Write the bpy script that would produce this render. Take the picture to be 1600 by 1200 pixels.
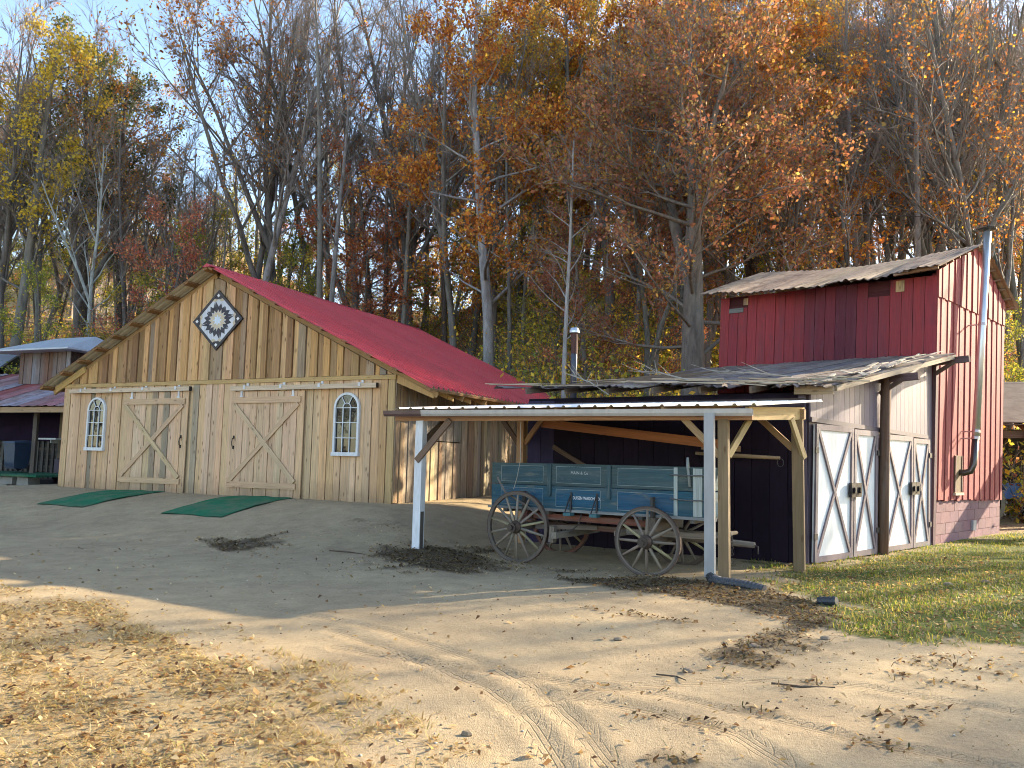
import bpy, math, random
import numpy as np
from mathutils import Vector, Matrix

for _o in list(bpy.data.objects):
    bpy.data.objects.remove(_o)
scene = bpy.context.scene
COL = scene.collection
RND = random.Random(7)

# ------------------------------------------------------------------ camera
PITCH, ROLL = math.radians(5.52), math.radians(1.203)
_f = Vector((0, math.cos(PITCH), math.sin(PITCH)))
_u0 = Vector((0, -math.sin(PITCH), math.cos(PITCH)))
_r0 = Vector((1, 0, 0))
_r = _r0 * math.cos(ROLL) + _u0 * math.sin(ROLL)
_u = -_r0 * math.sin(ROLL) + _u0 * math.cos(ROLL)
cam_data = bpy.data.cameras.new('camera')
cam_data.sensor_width = 36.0
cam_data.lens = 27.0
cam_data.clip_start = 0.1
cam_data.clip_end = 3000
cam = bpy.data.objects.new('camera', cam_data)
COL.objects.link(cam)
_m = Matrix((_r, _u, -_f)).transposed().to_4x4()
_m.translation = Vector((0, 0, 1.7))
cam.matrix_world = _m
scene.camera = cam

# ------------------------------------------------------------------ sky and sun
SUN_AZ = math.radians(64.0)      # clockwise from +Y
SUN_EL = math.radians(21.0)
world = bpy.data.worlds.new('World')
scene.world = world
world.use_nodes = True
_nt = world.node_tree
_nt.nodes.clear()
_sky = _nt.nodes.new('ShaderNodeTexSky')
_sky.sky_type = 'NISHITA'
_sky.sun_disc = False
_sky.sun_elevation = SUN_EL
_sky.sun_rotation = SUN_AZ
_sky.altitude = 300
_sky.air_density = 1.0
_sky.dust_density = 0.6
_sky.ozone_density = 0.4
_bg = _nt.nodes.new('ShaderNodeBackground')
_bg.inputs[1].default_value = 0.135
_wo = _nt.nodes.new('ShaderNodeOutputWorld')
_nt.links.new(_sky.outputs[0], _bg.inputs[0])
_nt.links.new(_bg.outputs[0], _wo.inputs[0])
sun_data = bpy.data.lights.new('sun', 'SUN')
sun_data.energy = 5.0
sun_data.angle = math.radians(0.55)
sun_data.color = (1.0, 0.85, 0.61)
sun = bpy.data.objects.new('sun', sun_data)
COL.objects.link(sun)
SUN_DIR = Vector((math.sin(SUN_AZ) * math.cos(SUN_EL), math.cos(SUN_AZ) * math.cos(SUN_EL), math.sin(SUN_EL)))
sun.rotation_euler = (-SUN_DIR).to_track_quat('-Z', 'Y').to_euler()
sun.location = (40, 20, 30)
vs = scene.view_settings
vs.view_transform = 'Standard'
vs.look = 'None'
vs.gamma = 1.0
vs.exposure = 1.92
vs.use_curve_mapping = False
scene.cycles.max_bounces = 4
scene.cycles.diffuse_bounces = 2
scene.cycles.glossy_bounces = 2
scene.cycles.transmission_bounces = 2
scene.cycles.transparent_max_bounces = 4
scene.cycles.use_denoising = True
scene.cycles.filter_width = 1.0
scene.cycles.use_adaptive_sampling = True
scene.cycles.adaptive_threshold = 0.02
scene.cycles.adaptive_min_samples = 12

# ------------------------------------------------------------------ object helpers
ORG = {}

def link(o, parent=None):
    COL.objects.link(o)
    if parent is not None:
        o.parent = parent
    return o

def tag(o, label=None, cat=None, group=None, kind=None):
    if label: o['label'] = label
    if cat: o['category'] = cat
    if group: o['group'] = group
    if kind: o['kind'] = kind
    return o

def thing(name, label, cat, loc, group=None):
    o = bpy.data.objects.new(name, None)
    o.empty_display_size = 0.3
    o.location = loc
    COL.objects.link(o)
    ORG[o.name] = Vector(loc)
    return tag(o, label, cat, group)

def V3(p):
    return Vector((float(p[0]), float(p[1]), float(p[2])))

class MB:
    """collects shapes given in world coordinates; build() links them as ONE mesh object"""
    def __init__(s):
        s.v = []; s.f = []; s.g = []; s.mi = []
    def hexa(s, p, mi=0):
        n = len(s.v)
        p = [V3(q) for q in p]
        L = [(p[1] - p[0]).length, (p[3] - p[0]).length, (p[4] - p[0]).length]
        od = sorted(range(3), key=lambda i: -L[i])
        idx = [(0,0,0),(1,0,0),(1,1,0),(0,1,0),(0,0,1),(1,0,1),(1,1,1),(0,1,1)]
        for q, i3 in zip(p, idx):
            s.v.append(q)
            s.g.append(tuple(L[k] * i3[k] for k in od))
        for f in ((0,3,2,1),(4,5,6,7),(0,1,5,4),(1,2,6,5),(2,3,7,6),(3,0,4,7)):
            s.f.append(tuple(n + i for i in f)); s.mi.append(mi)
        return s
    def box(s, fr, a0, a1, b0, b1, c0, c1, mi=0, j=0.0):
        P = [fr(a, b, c) for a, b, c in ((a0,b0,c0),(a1,b0,c0),(a1,b1,c0),(a0,b1,c0),(a0,b0,c1),(a1,b0,c1),(a1,b1,c1),(a0,b1,c1))]
        if j:
            P = [q + Vector((RND.uniform(-j, j), RND.uniform(-j, j), RND.uniform(-j, j))) for q in P]
        return s.hexa(P, mi)
    def bar(s, p0, p1, w, h, up=(0, 0, 1), mi=0):
        p0 = V3(p0); p1 = V3(p1); d = (p1 - p0).normalized()
        up = V3(up)
        sd = d.cross(up)
        if sd.length < 1e-4: sd = d.cross(Vector((0, 1, 0)))
        sd.normalize(); u = sd.cross(d)
        P = []
        for q in (p0, p1):
            P.append([q - sd * w / 2 - u * h / 2, q + sd * w / 2 - u * h / 2, q + sd * w / 2 + u * h / 2, q - sd * w / 2 + u * h / 2])
        a, b = P
        return s.hexa([a[0], b[0], b[1], a[1], a[3], b[3], b[2], a[2]], mi)
    def tube(s, pts, rad, n=10, mi=0, cap=True):
        pts = [V3(p) for p in pts]
        if not hasattr(rad, '__len__'): rad = [rad] * len(pts)
        base = len(s.v); L = 0.0
        ref = None
        for i, p in enumerate(pts):
            d = (pts[min(i + 1, len(pts) - 1)] - pts[max(i - 1, 0)]).normalized()
            if ref is None:
                ref = d.cross(Vector((0, 0, 1)))
                if ref.length < 1e-3: ref = Vector((1, 0, 0))
            e1 = (ref - d * ref.dot(d)).normalized(); ref = e1; e2 = d.cross(e1)
            if i: L += (p - pts[i - 1]).length
            for k in range(n):
                t = 2 * math.pi * k / n
                s.v.append(p + (e1 * math.cos(t) + e2 * math.sin(t)) * rad[i])
                s.g.append((L, rad[i] * math.cos(t), rad[i] * math.sin(t)))
        for i in range(len(pts) - 1):
            for k in range(n):
                a = base + i * n + k; b = base + i * n + (k + 1) % n
                s.f.append((a, b, b + n, a + n)); s.mi.append(mi)
        if cap:
            s.f.append(tuple(base + k for k in reversed(range(n)))); s.mi.append(mi)
            e = base + (len(pts) - 1) * n
            s.f.append(tuple(e + k for k in range(n))); s.mi.append(mi)
        return s
    def face(s, pts, mi=0):
        n = len(s.v)
        for p in pts:
            p = V3(p); s.v.append(p); s.g.append(tuple(p))
        s.f.append(tuple(range(n, n + len(pts)))); s.mi.append(mi)
        return s
    def prism(s, pts, off, mi=0):
        """polygon pts extruded by the vector off"""
        n = len(s.v); k = len(pts); off = V3(off)
        for q in list(pts) + [V3(p) + off for p in pts]:
            q = V3(q); s.v.append(q); s.g.append((q.z, q.x, q.y))
        s.f.append(tuple(n + i for i in range(k))); s.mi.append(mi)
        s.f.append(tuple(n + k + i for i in reversed(range(k)))); s.mi.append(mi)
        for i in range(k):
            j = (i + 1) % k
            s.f.append((n + i, n + k + i, n + k + j, n + j)); s.mi.append(mi)
        return s
    def build(s, name, mats, parent=None, color=None, smooth=False, label=None):
        org = Vector((0, 0, 0))
        if parent is not None: org = ORG[parent.name]
        me = bpy.data.meshes.new(name)
        me.from_pydata([tuple(p - org) for p in s.v], [], s.f)
        if not isinstance(mats, (list, tuple)): mats = [mats]
        for m in mats: me.materials.append(m)
        if len(mats) > 1: me.polygons.foreach_set('material_index', s.mi)
        at = me.attributes.new('gc', 'FLOAT_VECTOR', 'POINT')
        at.data.foreach_set('vector', [c for g in s.g for c in g])
        if smooth: me.polygons.foreach_set('use_smooth', [True] * len(me.polygons))
        me.update()
        o = bpy.data.objects.new(name, me)
        if color is not None: o.color = (color[0], color[1], color[2], 1)
        link(o, parent)
        ORG[o.name] = org
        if label: o['label'] = label
        return o

def frame(o, u, n, e=(0, 0, 0)):
    """local frame: a along u, b along n, c up (e: lean of the old building per metre of height)"""
    o = V3(o); u = V3(u); n = V3(n); e = V3(e); z = Vector((0, 0, 1)) + e
    def P(a, b, c):
        return o + u * a + n * b + z * c
    return P

def vary(c, k=0.1, h=0.04, r=RND):
    m = 1 + r.uniform(-k, k)
    return tuple(max(0.004, x * m * (1 + r.uniform(-h, h))) for x in c)

def lerp(a, b, t):
    return tuple(x + (y - x) * t for x, y in zip(a, b))

# ------------------------------------------------------------------ materials
class NT:
    def __init__(s, name):
        s.m = bpy.data.materials.new(name); s.m.use_nodes = True
        s.t = s.m.node_tree; s.t.nodes.clear()
    def put(s, sock, v):
        if isinstance(v, bpy.types.NodeSocket): s.t.links.new(v, sock)
        elif v is not None:
            if hasattr(sock.default_value, '__len__') and not hasattr(v, '__len__'): v = [v] * len(sock.default_value)
            if hasattr(sock.default_value, '__len__') and len(v) == 3 and len(sock.default_value) == 4: v = (*v, 1)
            sock.default_value = v
    def add(s, typ, ins=None, **props):
        n = s.t.nodes.new('ShaderNode' + typ)
        for k, v in props.items(): setattr(n, k, v)
        for k, v in (ins or {}).items(): s.put(n.inputs[k], v)
        return n
    def attr(s, name, out='Vector'):
        return s.add('Attribute', attribute_name=name).outputs[out]
    def noise(s, vec, scale, detail=3, rough=0.55, dist=0.0):
        return s.add('TexNoise', {'Vector': vec, 'Scale': scale, 'Detail': detail, 'Roughness': rough, 'Distortion': dist}).outputs[0]
    def ramp(s, fac, stops):
        n = s.add('ValToRGB', {0: fac}); cr = n.color_ramp
        while len(cr.elements) < len(stops): cr.elements.new(0.5)
        for e, (p, c) in zip(cr.elements, stops):
            e.position = p
            if not hasattr(c, '__len__'): c = (c, c, c)
            e.color = (*c, 1) if len(c) == 3 else c
        return n.outputs[0]
    def mix(s, fac, a, b, blend='MIX'):
        n = s.add('Mix', data_type='RGBA', blend_type=blend)
        s.put(n.inputs[0], fac); s.put(n.inputs[6], a); s.put(n.inputs[7], b)
        return n.outputs[2]
    def math(s, op, a, b=None, clamp=False):
        n = s.add('Math', operation=op, use_clamp=clamp)
        s.put(n.inputs[0], a)
        if b is not None: s.put(n.inputs[1], b)
        return n.outputs[0]
    def scale(s, vec, sc, off=None):
        n = s.add('VectorMath', {0: vec, 1: sc}, operation='MULTIPLY')
        o = n.outputs[0]
        if off is not None:
            o = s.add('VectorMath', {0: o, 1: off}, operation='ADD').outputs[0]
        return o
    def bump(s, h, strength=0.4, dist=0.01):
        return s.add('Bump', {'Height': h, 'Strength': strength, 'Distance': dist}).outputs[0]
    def out(s, color, rough=0.7, spec=0.3, metal=0.0, normal=None):
        b = s.add('BsdfPrincipled', {'Base Color': color, 'Roughness': rough, 'Metallic': metal, 'Specular IOR Level': spec})
        if normal is not None: s.put(b.inputs['Normal'], normal)
        o = s.add('OutputMaterial'); s.t.links.new(b.outputs[0], o.inputs[0])
        s.b = b
        return s.m
    def objinfo(s):
        return s.add('ObjectInfo')

def wood_mat(name, grain=0.35, knots=0.6, grey=0.25, rough=0.75, greycol=(0.16, 0.135, 0.115), chip=0.0, splash=0.0):
    """sawn wood: tint from the object's own colour, grain along each piece; chip>0: painted, bare wood where worn"""
    n = NT(name); oi = n.objinfo()
    off = n.scale(oi.outputs['Random'], (91.0, 37.0, 53.0))
    gc = n.add('VectorMath', {0: n.attr('gc'), 1: off}, operation='ADD').outputs[0]
    g1 = n.noise(n.scale(gc, (1.6, 34.0, 34.0)), 1.0, 4, 0.6, 0.6)
    g2 = n.noise(n.scale(gc, (0.5, 7.0, 7.0)), 1.0, 3, 0.55, 0.3)
    col = oi.outputs['Color']
    k = n.ramp(g1, [(0.25, 1 - grain), (0.7, 1 + grain * 0.25)])
    col = n.mix(1.0, col, k, 'MULTIPLY')
    st = n.ramp(g2, [(0.48, 0.0), (0.72, 1.0)])
    col = n.mix(n.math('MULTIPLY', st, grey), col, greycol)
    if knots > 0:
        vo = n.add('TexVoronoi', {'Vector': n.scale(gc, (2.6, 7.5, 7.5)), 'Scale': 1.0, 'Randomness': 1.0})
        kd = n.ramp(vo.outputs['Distance'], [(0.07, 1.0), (0.2, 0.0)])
        col = n.mix(n.math('MULTIPLY', kd, knots), col, (0.085, 0.04, 0.018))
    if chip > 0:
        c1 = n.noise(n.scale(gc, (2.2, 9.0, 9.0)), 1.0, 6, 0.7, 0.4)
        cm = n.ramp(c1, [(0.56, 0.0), (0.66, 1.0)])
        col = n.mix(n.math('MULTIPLY', cm, chip), col, greycol)
    if splash > 0:                    # mud splashed on the foot of the boards, rain runs below the top
        sx = n.add('SeparateXYZ', {0: n.attr('gc')}).outputs[0]
        ns = n.noise(n.add('TexCoord').outputs['Object'], 2.2, 5, 0.7)
        e = n.math('SUBTRACT', n.math('ADD', sx, n.math('MULTIPLY', ns, -0.9)), -0.42)
        col = n.mix(n.math('MULTIPLY', n.ramp(e, [(0.0, 1.0), (0.55, 0.0)]), splash), col, (0.19, 0.135, 0.085))
        rn = n.noise(n.scale(gc, (0.35, 16.0, 16.0)), 1.0, 4, 0.65)
        col = n.mix(n.math('MULTIPLY', n.ramp(rn, [(0.55, 0.0), (0.75, 1.0)]), 0.45), col, (0.20, 0.145, 0.10))
    return n.out(col, rough, 0.25, 0, n.bump(g1, 0.35, 0.006))

def paint_mat(name, rough=0.5, spec=0.35, metal=0.0, dirt=0.25, dirtcol=(0.10, 0.075, 0.055), scale=3.0, streak=True, base=None, bump=0.1):
    n = NT(name); oi = n.objinfo()
    co = n.add('TexCoord').outputs['Object']
    v = n.scale(co, (1.0, 1.0, 0.25) if streak else (1, 1, 1), n.scale(oi.outputs['Random'], (31.0, 17.0, 11.0)))
    a = n.noise(v, scale, 5, 0.62)
    b = n.noise(v, scale * 6.0, 4, 0.6)
    col = oi.outputs['Color'] if base is None else base
    col = n.mix(1.0, col, n.ramp(b, [(0.3, 0.86), (0.7, 1.08)]), 'MULTIPLY')
    col = n.mix(n.math('MULTIPLY', n.ramp(a, [(0.42, 0.0), (0.75, 1.0)]), dirt), col, dirtcol)
    r = n.math('ADD', n.math('MULTIPLY', a, 0.25), rough - 0.12)
    return n.out(col, r, spec, metal, n.bump(b, bump, 0.004))

M = {}
M['wood'] = wood_mat('sawn_wood', 0.30, 0.55, 0.16)
M['wood_siding'] = wood_mat('barn_siding', 0.36, 0.7, 0.22, 0.75, (0.20, 0.16, 0.13), 0.0, 0.6)
M['wood_rough'] = wood_mat('waney_sawn_wood', 0.45, 0.8, 0.35, 0.8, (0.17, 0.11, 0.07))
M['wood_old'] = wood_mat('weathered_wood', 0.5, 0.4, 0.6, 0.85)
M['wood_red'] = wood_mat('red_painted_boards', 0.32, 0.0, 0.45, 0.75, (0.11, 0.04, 0.05), 0.55)
M['wood_blue'] = wood_mat('blue_painted_boards', 0.40, 0.0, 0.5, 0.75, (0.10, 0.115, 0.11), 0.9)
M['paint'] = paint_mat('painted_surface', 0.5, 0.35, 0.0, 0.25)
M['door_paint'] = paint_mat('weathered_white_paint', 0.5, 0.3, 0.0, 0.4, (0.36, 0.33, 0.30), 1.6)
M['paint_clean'] = paint_mat('clean_paint', 0.4, 0.4, 0.0, 0.08)
M['roof_red'] = paint_mat('red_metal_roofing', 0.45, 0.4, 0.0, 0.08, (0.25, 0.06, 0.05), 0.5, True, None, 0.03)
M['metal'] = paint_mat('galvanised_metal', 0.36, 0.5, 0.75, 0.2, (0.2, 0.19, 0.18), 2.0)
M['metal_paint'] = paint_mat('painted_sheet_metal', 0.38, 0.5, 0.0, 0.22, (0.2, 0.17, 0.14), 1.5)
M['soffit_metal'] = paint_mat('bare_metal_underside', 0.5, 0.4, 0.0, 0.25, (0.2, 0.15, 0.1), 1.5, True, (0.58, 0.52, 0.41))
M['rust'] = paint_mat('rusty_sheet_metal', 0.72, 0.25, 0.0, 0.8, (0.09, 0.045, 0.035), 2.2, False, None, 0.4)
M['iron'] = paint_mat('black_iron', 0.5, 0.4, 0.3, 0.3, (0.06, 0.03, 0.02), 8.0, False)
M['block'] = paint_mat('painted_blockwork', 0.85, 0.15, 0.0, 0.35, (0.14, 0.10, 0.09), 2.5, False, None, 0.8)
M['turf'] = paint_mat('artificial_turf', 0.9, 0.1, 0.0, 0.75, (0.17, 0.15, 0.10), 2.2, False, None, 1.0)
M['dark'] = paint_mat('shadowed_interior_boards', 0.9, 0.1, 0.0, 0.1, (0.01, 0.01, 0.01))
M['plastic'] = paint_mat('plastic', 0.45, 0.4, 0.0, 0.15, (0.12, 0.1, 0.08), 6.0, False)

def glass_mat():
    n = NT('window_glass')
    co = n.add('TexCoord').outputs['Object']
    w = n.noise(co, 3.0, 2, 0.5)
    return n.out((0.012, 0.013, 0.014), 0.03, 0.5, 0.0, n.bump(w, 0.12, 0.02))
M['glass'] = glass_mat()

# ------------------------------------------------------------------ terrain
BARN_O = Vector((-2.71, 17.89, 0.6))
BU = Vector((-0.909, 0.417, 0)).normalized()     # along the barn front, to the left
BV = Vector((0.417, 0.909, 0)).normalized()      # towards the barn's back
BARN_W, BARN_L = 11.58, 10.0

def sm(a, b, x):
    t = np.clip((x - a) / (b - a), 0, 1)
    return t * t * (3 - 2 * t)

def wob(x, y, s, p=0.0):
    return (np.sin(x * s + 1.3 + p) * np.cos(y * s * 1.17 + 0.4 + p * 2) + 0.5 * np.sin(x * s * 2.3 + y * s * 1.9 + p * 3) + 0.3 * np.cos(x * s * 4.1 - y * s * 3.7 + p)) / 1.8

def T(x, y):
    x = np.asarray(x, float); y = np.asarray(y, float)
    a = (x - BARN_O.x) * BU.x + (y - BARN_O.y) * BU.y
    b = (x - BARN_O.x) * BV.x + (y - BARN_O.y) * BV.y
    z = 0.6 * sm(-5.4, -0.3, b) * sm(-3.7, -0.5, a) * (1 - 0.75 * sm(13.0, 16.0, a))
    ys = 24.5 + 9.5 * (1 - sm(-7, 4, x))
    t = np.clip((y - ys) / 28.0, 0, None)
    ramp = np.where(t < 1, 13.0 * (0.25 * t * t * (3 - 2 * t) + 0.75 * t), 13.0 - np.clip((y - ys - 28) * 0.10, 0, 9))
    ramp = ramp * (1 - sm(0.80, 1.05, x / np.maximum(y, 1.0)))
    ramp = ramp * (1 + 0.10 * wob(x, y, 0.09)) + 0.35 * wob(x, y, 0.45) * sm(0.02, 0.2, t)
    z = z + ramp
    z = z + 62.0 * np.exp(-((x + 105) / 80.0) ** 2) * sm(120, 230, y)
    z = z - 0.06 * np.exp(-(((x - 1.1) / 2.0) ** 2 + ((y - 12.6) / 1.0) ** 2))
    near = 1 - sm(20, 26, y)
    z = z + near * (0.016 * wob(x, y, 1.1) + 0.007 * wob(x, y, 3.7, 1.0) + 0.004 * wob(x, y, 9.0, 2.0)) * sm(0, 2.5, np.hypot(x, y - 1))
    return z

def Tz(x, y):
    return float(T(x, y))

POLY = {
 'litter': [(-5.87,9.09),(-4.76,8.45),(-3.93,8.03),(-3.47,7.23),(-2.51,6.73),(-1.61,6.21),(-1.3,5.58),(-0.89,4.97),(-0.79,4.38),(-1.1,2.5),(-4,1.5),(-12,2.0),(-12,8.5)],
 'strip': [(0.7,11.15),(2.41,11.5),(3.23,11.08),(3.81,10.0),(3.79,8.99),(3.29,7.98),(2.52,7.26),(1.83,6.47),(1.55,6.41),(1.95,7.1),(2.69,7.92),(3.04,8.74),(2.65,9.65),(1.72,10.22)],
 'grass': [(4.21,12.97),(5.05,13.17),(9.18,16.88),(12.72,20.16),(22,24),(26,10),(9,7.6),(6.2,7.96),(4.95,7.54),(4.39,7.86),(3.7,7.74),(3.36,8.13),(3.64,9.35),(3.93,11.01)],
 'post': [(-2.23,13.33),(-1.82,14.33),(-0.29,14.21),(-0.15,12.69),(-0.88,11.54),(-1.86,11.72)],
 'patch': [(-5.52,14.48),(-4.28,14.71),(-4.05,13.56),(-5.05,13.57)],
}
CLUMPS = [(0.97,5.73,.12),(1.22,5.94,.10),(0.62,5.94,.10),(2.34,6.18,.16),(0.99,8.88,.22),(1.45,8.58,.25),(1.83,8.38,.2),(2.15,6.05,.15),(1.3,5.22,.22),(2.58,5.42,.25),(0.95,4.51,.22),(0.48,4.53,.18),(-2.99,15.53,.25),(-2.2,15.33,.3),(2.9,5.6,.2),(1.7,5.5,.18),(2.3,4.9,.2),(1.0,5.3,.12),(0.9,12.3,.4),(1.9,11.7,.3),(-0.3,13.0,.5),(3.4,6.3,.3),(3.9,6.8,.4)]
TRACKS = [
 ([(0.64,4.12),(0.46,5.16),(0.19,5.99),(-0.28,6.7),(-1.2,7.7),(-2.6,8.7)], 0.10),
 ([(0.37,4.11),(0.17,5.15),(-0.14,5.89),(-0.76,6.66),(-1.69,7.66)], 0.09),
 ([(3.9,5.35),(2.75,6.09),(1.81,6.25),(0.77,5.95),(0.05,5.39)], 0.10),
 ([(1.71,4.18),(1.45,4.99),(0.92,5.45),(0.28,5.76)], 0.11),
 ([(3.2,4.4),(2.2,5.0),(1.2,5.75),(-0.2,6.35),(-1.5,7.0)], 0.10),
]

def seg_dist(x, y, P):
    """signed distance across a polyline (sign: side)"""
    best = np.full(x.shape, 1e9); sgn = np.zeros(x.shape)
    for (x0, y0), (x1, y1) in zip(P[:-1], P[1:]):
        dx, dy = x1 - x0, y1 - y0; L2 = dx * dx + dy * dy
        t = np.clip(((x - x0) * dx + (y - y0) * dy) / L2, 0, 1)
        ex = x - x0 - t * dx; ey = y - y0 - t * dy
        d = np.hypot(ex, ey); s_ = np.sign(dx * ey - dy * ex)
        m = d < best
        best = np.where(m, d, best); sgn = np.where(m, s_, sgn)
    return best, sgn

def inpoly(x, y, P):
    r = np.zeros(x.shape, bool); n = len(P)
    for i in range(n):
        x0, y0 = P[i]; x1, y1 = P[(i + 1) % n]
        c = ((y0 > y) != (y1 > y)) & (x < (x1 - x0) * (y - y0) / ((y1 - y0) if y1 != y0 else 1e-9) + x0)
        r ^= c
    return r

def soft(x, y, P, w):
    d, _ = seg_dist(x, y, P + [P[0]])
    s_ = np.where(inpoly(x, y, P), d, -d)
    s_ = s_ + 0.35 * w * 2 * wob(x, y, 2.1, 0.7) + 0.2 * w * 2 * wob(x, y, 6.3, 1.9)
    return np.clip(0.5 + s_ / w, 0, 1)

def masks(x, y):
    x = np.asarray(x, float); y = np.asarray(y, float)
    lit = soft(x, y, POLY['litter'], 1.0)
    st = np.maximum(soft(x, y, POLY['strip'], 0.35), 0.9 * soft(x, y, POLY['post'], 0.7))
    st = np.maximum(st, 0.8 * soft(x, y, POLY['patch'], 0.5))
    for cx, cy, r in CLUMPS:
        st = np.maximum(st, 0.5 * np.clip(1.15 - np.hypot((x - cx) / 1.6, y - cy) / (0.8 * r) + 0.9 * wob(x, y, 7.0) + 0.5 * wob(x, y, 19.0, 1.0), 0, 1))
    gr = soft(x, y, POLY['grass'], 0.9)
    return lit, st, gr

def build_ground():
    def axis(fine0, fine1, step, lo, hi, grow):
        c = list(np.arange(fine0, fine1 + 1e-6, step)); s_ = step
        while c[-1] < hi: s_ *= grow; c.append(c[-1] + s_)
        s_ = step; pre = []
        p = fine0
        while p > lo: s_ *= grow; p -= s_; pre.append(p)
        return np.array(pre[::-1] + c)
    xs = axis(-7.0, 8.0, 0.06, -700, 700, 1.075)
    ys = axis(3.2, 14.5, 0.06, -300, 900, 1.06)
    X, Y = np.meshgrid(xs, ys)
    Z = T(X, Y)
    lit, st, gr = masks(X, Y)
    fo = sm(0.0, 1.0, (Y - (25.0 + 9.5 * (1 - sm(-7, 4, X)))) / 3.0)
    fo = np.maximum(fo, sm(-15.5, -18, X) * sm(10, 16, Y) * 0.7)
    fo = np.maximum(fo, sm(18, 30, np.hypot(X, Y - 12)) * (Y < 20))
    tc = np.zeros_like(X); tm = np.zeros_like(X)
    for P, w in TRACKS:
        d, s_ = seg_dist(X, Y, P)
        m = np.clip((w - d) / 0.03, 0, 1)
        tc = np.where(m > tm, d * s_, tc); tm = np.maximum(tm, m)
        Z = Z - 0.010 * m + 0.012 * np.exp(-((d - w - 0.03) / 0.03) ** 2)
    Z = Z + 0.03 * st * (0.5 + 0.5 * wob(X, Y, 12.0)) + 0.012 * lit
    nx, ny = len(xs), len(ys)
    Vv = np.stack([X.ravel(), Y.ravel(), Z.ravel()], 1)
    i = np.arange(nx * ny).reshape(ny, nx)
    F = np.stack([i[:-1, :-1].ravel(), i[:-1, 1:].ravel(), i[1:, 1:].ravel(), i[1:, :-1].ravel()], 1)
    me = mesh_np('ground', Vv, F)
    for nm, a in (('lit', lit), ('st', st), ('gra', gr), ('fo', fo), ('tc', tc), ('tm', tm)):
        at = me.attributes.new(nm, 'FLOAT', 'POINT'); at.data.foreach_set('value', a.ravel().astype(np.float32))
    me.polygons.foreach_set('use_smooth', np.ones(len(F), bool))
    me.materials.append(ground_mat())
    o = bpy.data.objects.new('ground', me); COL.objects.link(o)
    tag(o, 'sandy dirt yard with tyre marks, leaf litter and the wooded slope behind', None, None, 'structure')

def mesh_np(name, Vv, F):
    me = bpy.data.meshes.new(name)
    F = np.asarray(F, np.int32); k = F.shape[1]
    me.vertices.add(len(Vv)); me.vertices.foreach_set('co', np.asarray(Vv, np.float32).ravel())
    me.loops.add(F.size); me.loops.foreach_set('vertex_index', F.ravel())
    me.polygons.add(len(F)); me.polygons.foreach_set('loop_start', np.arange(0, F.size, k, dtype=np.int32))
    me.update(calc_edges=True)
    return me

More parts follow.
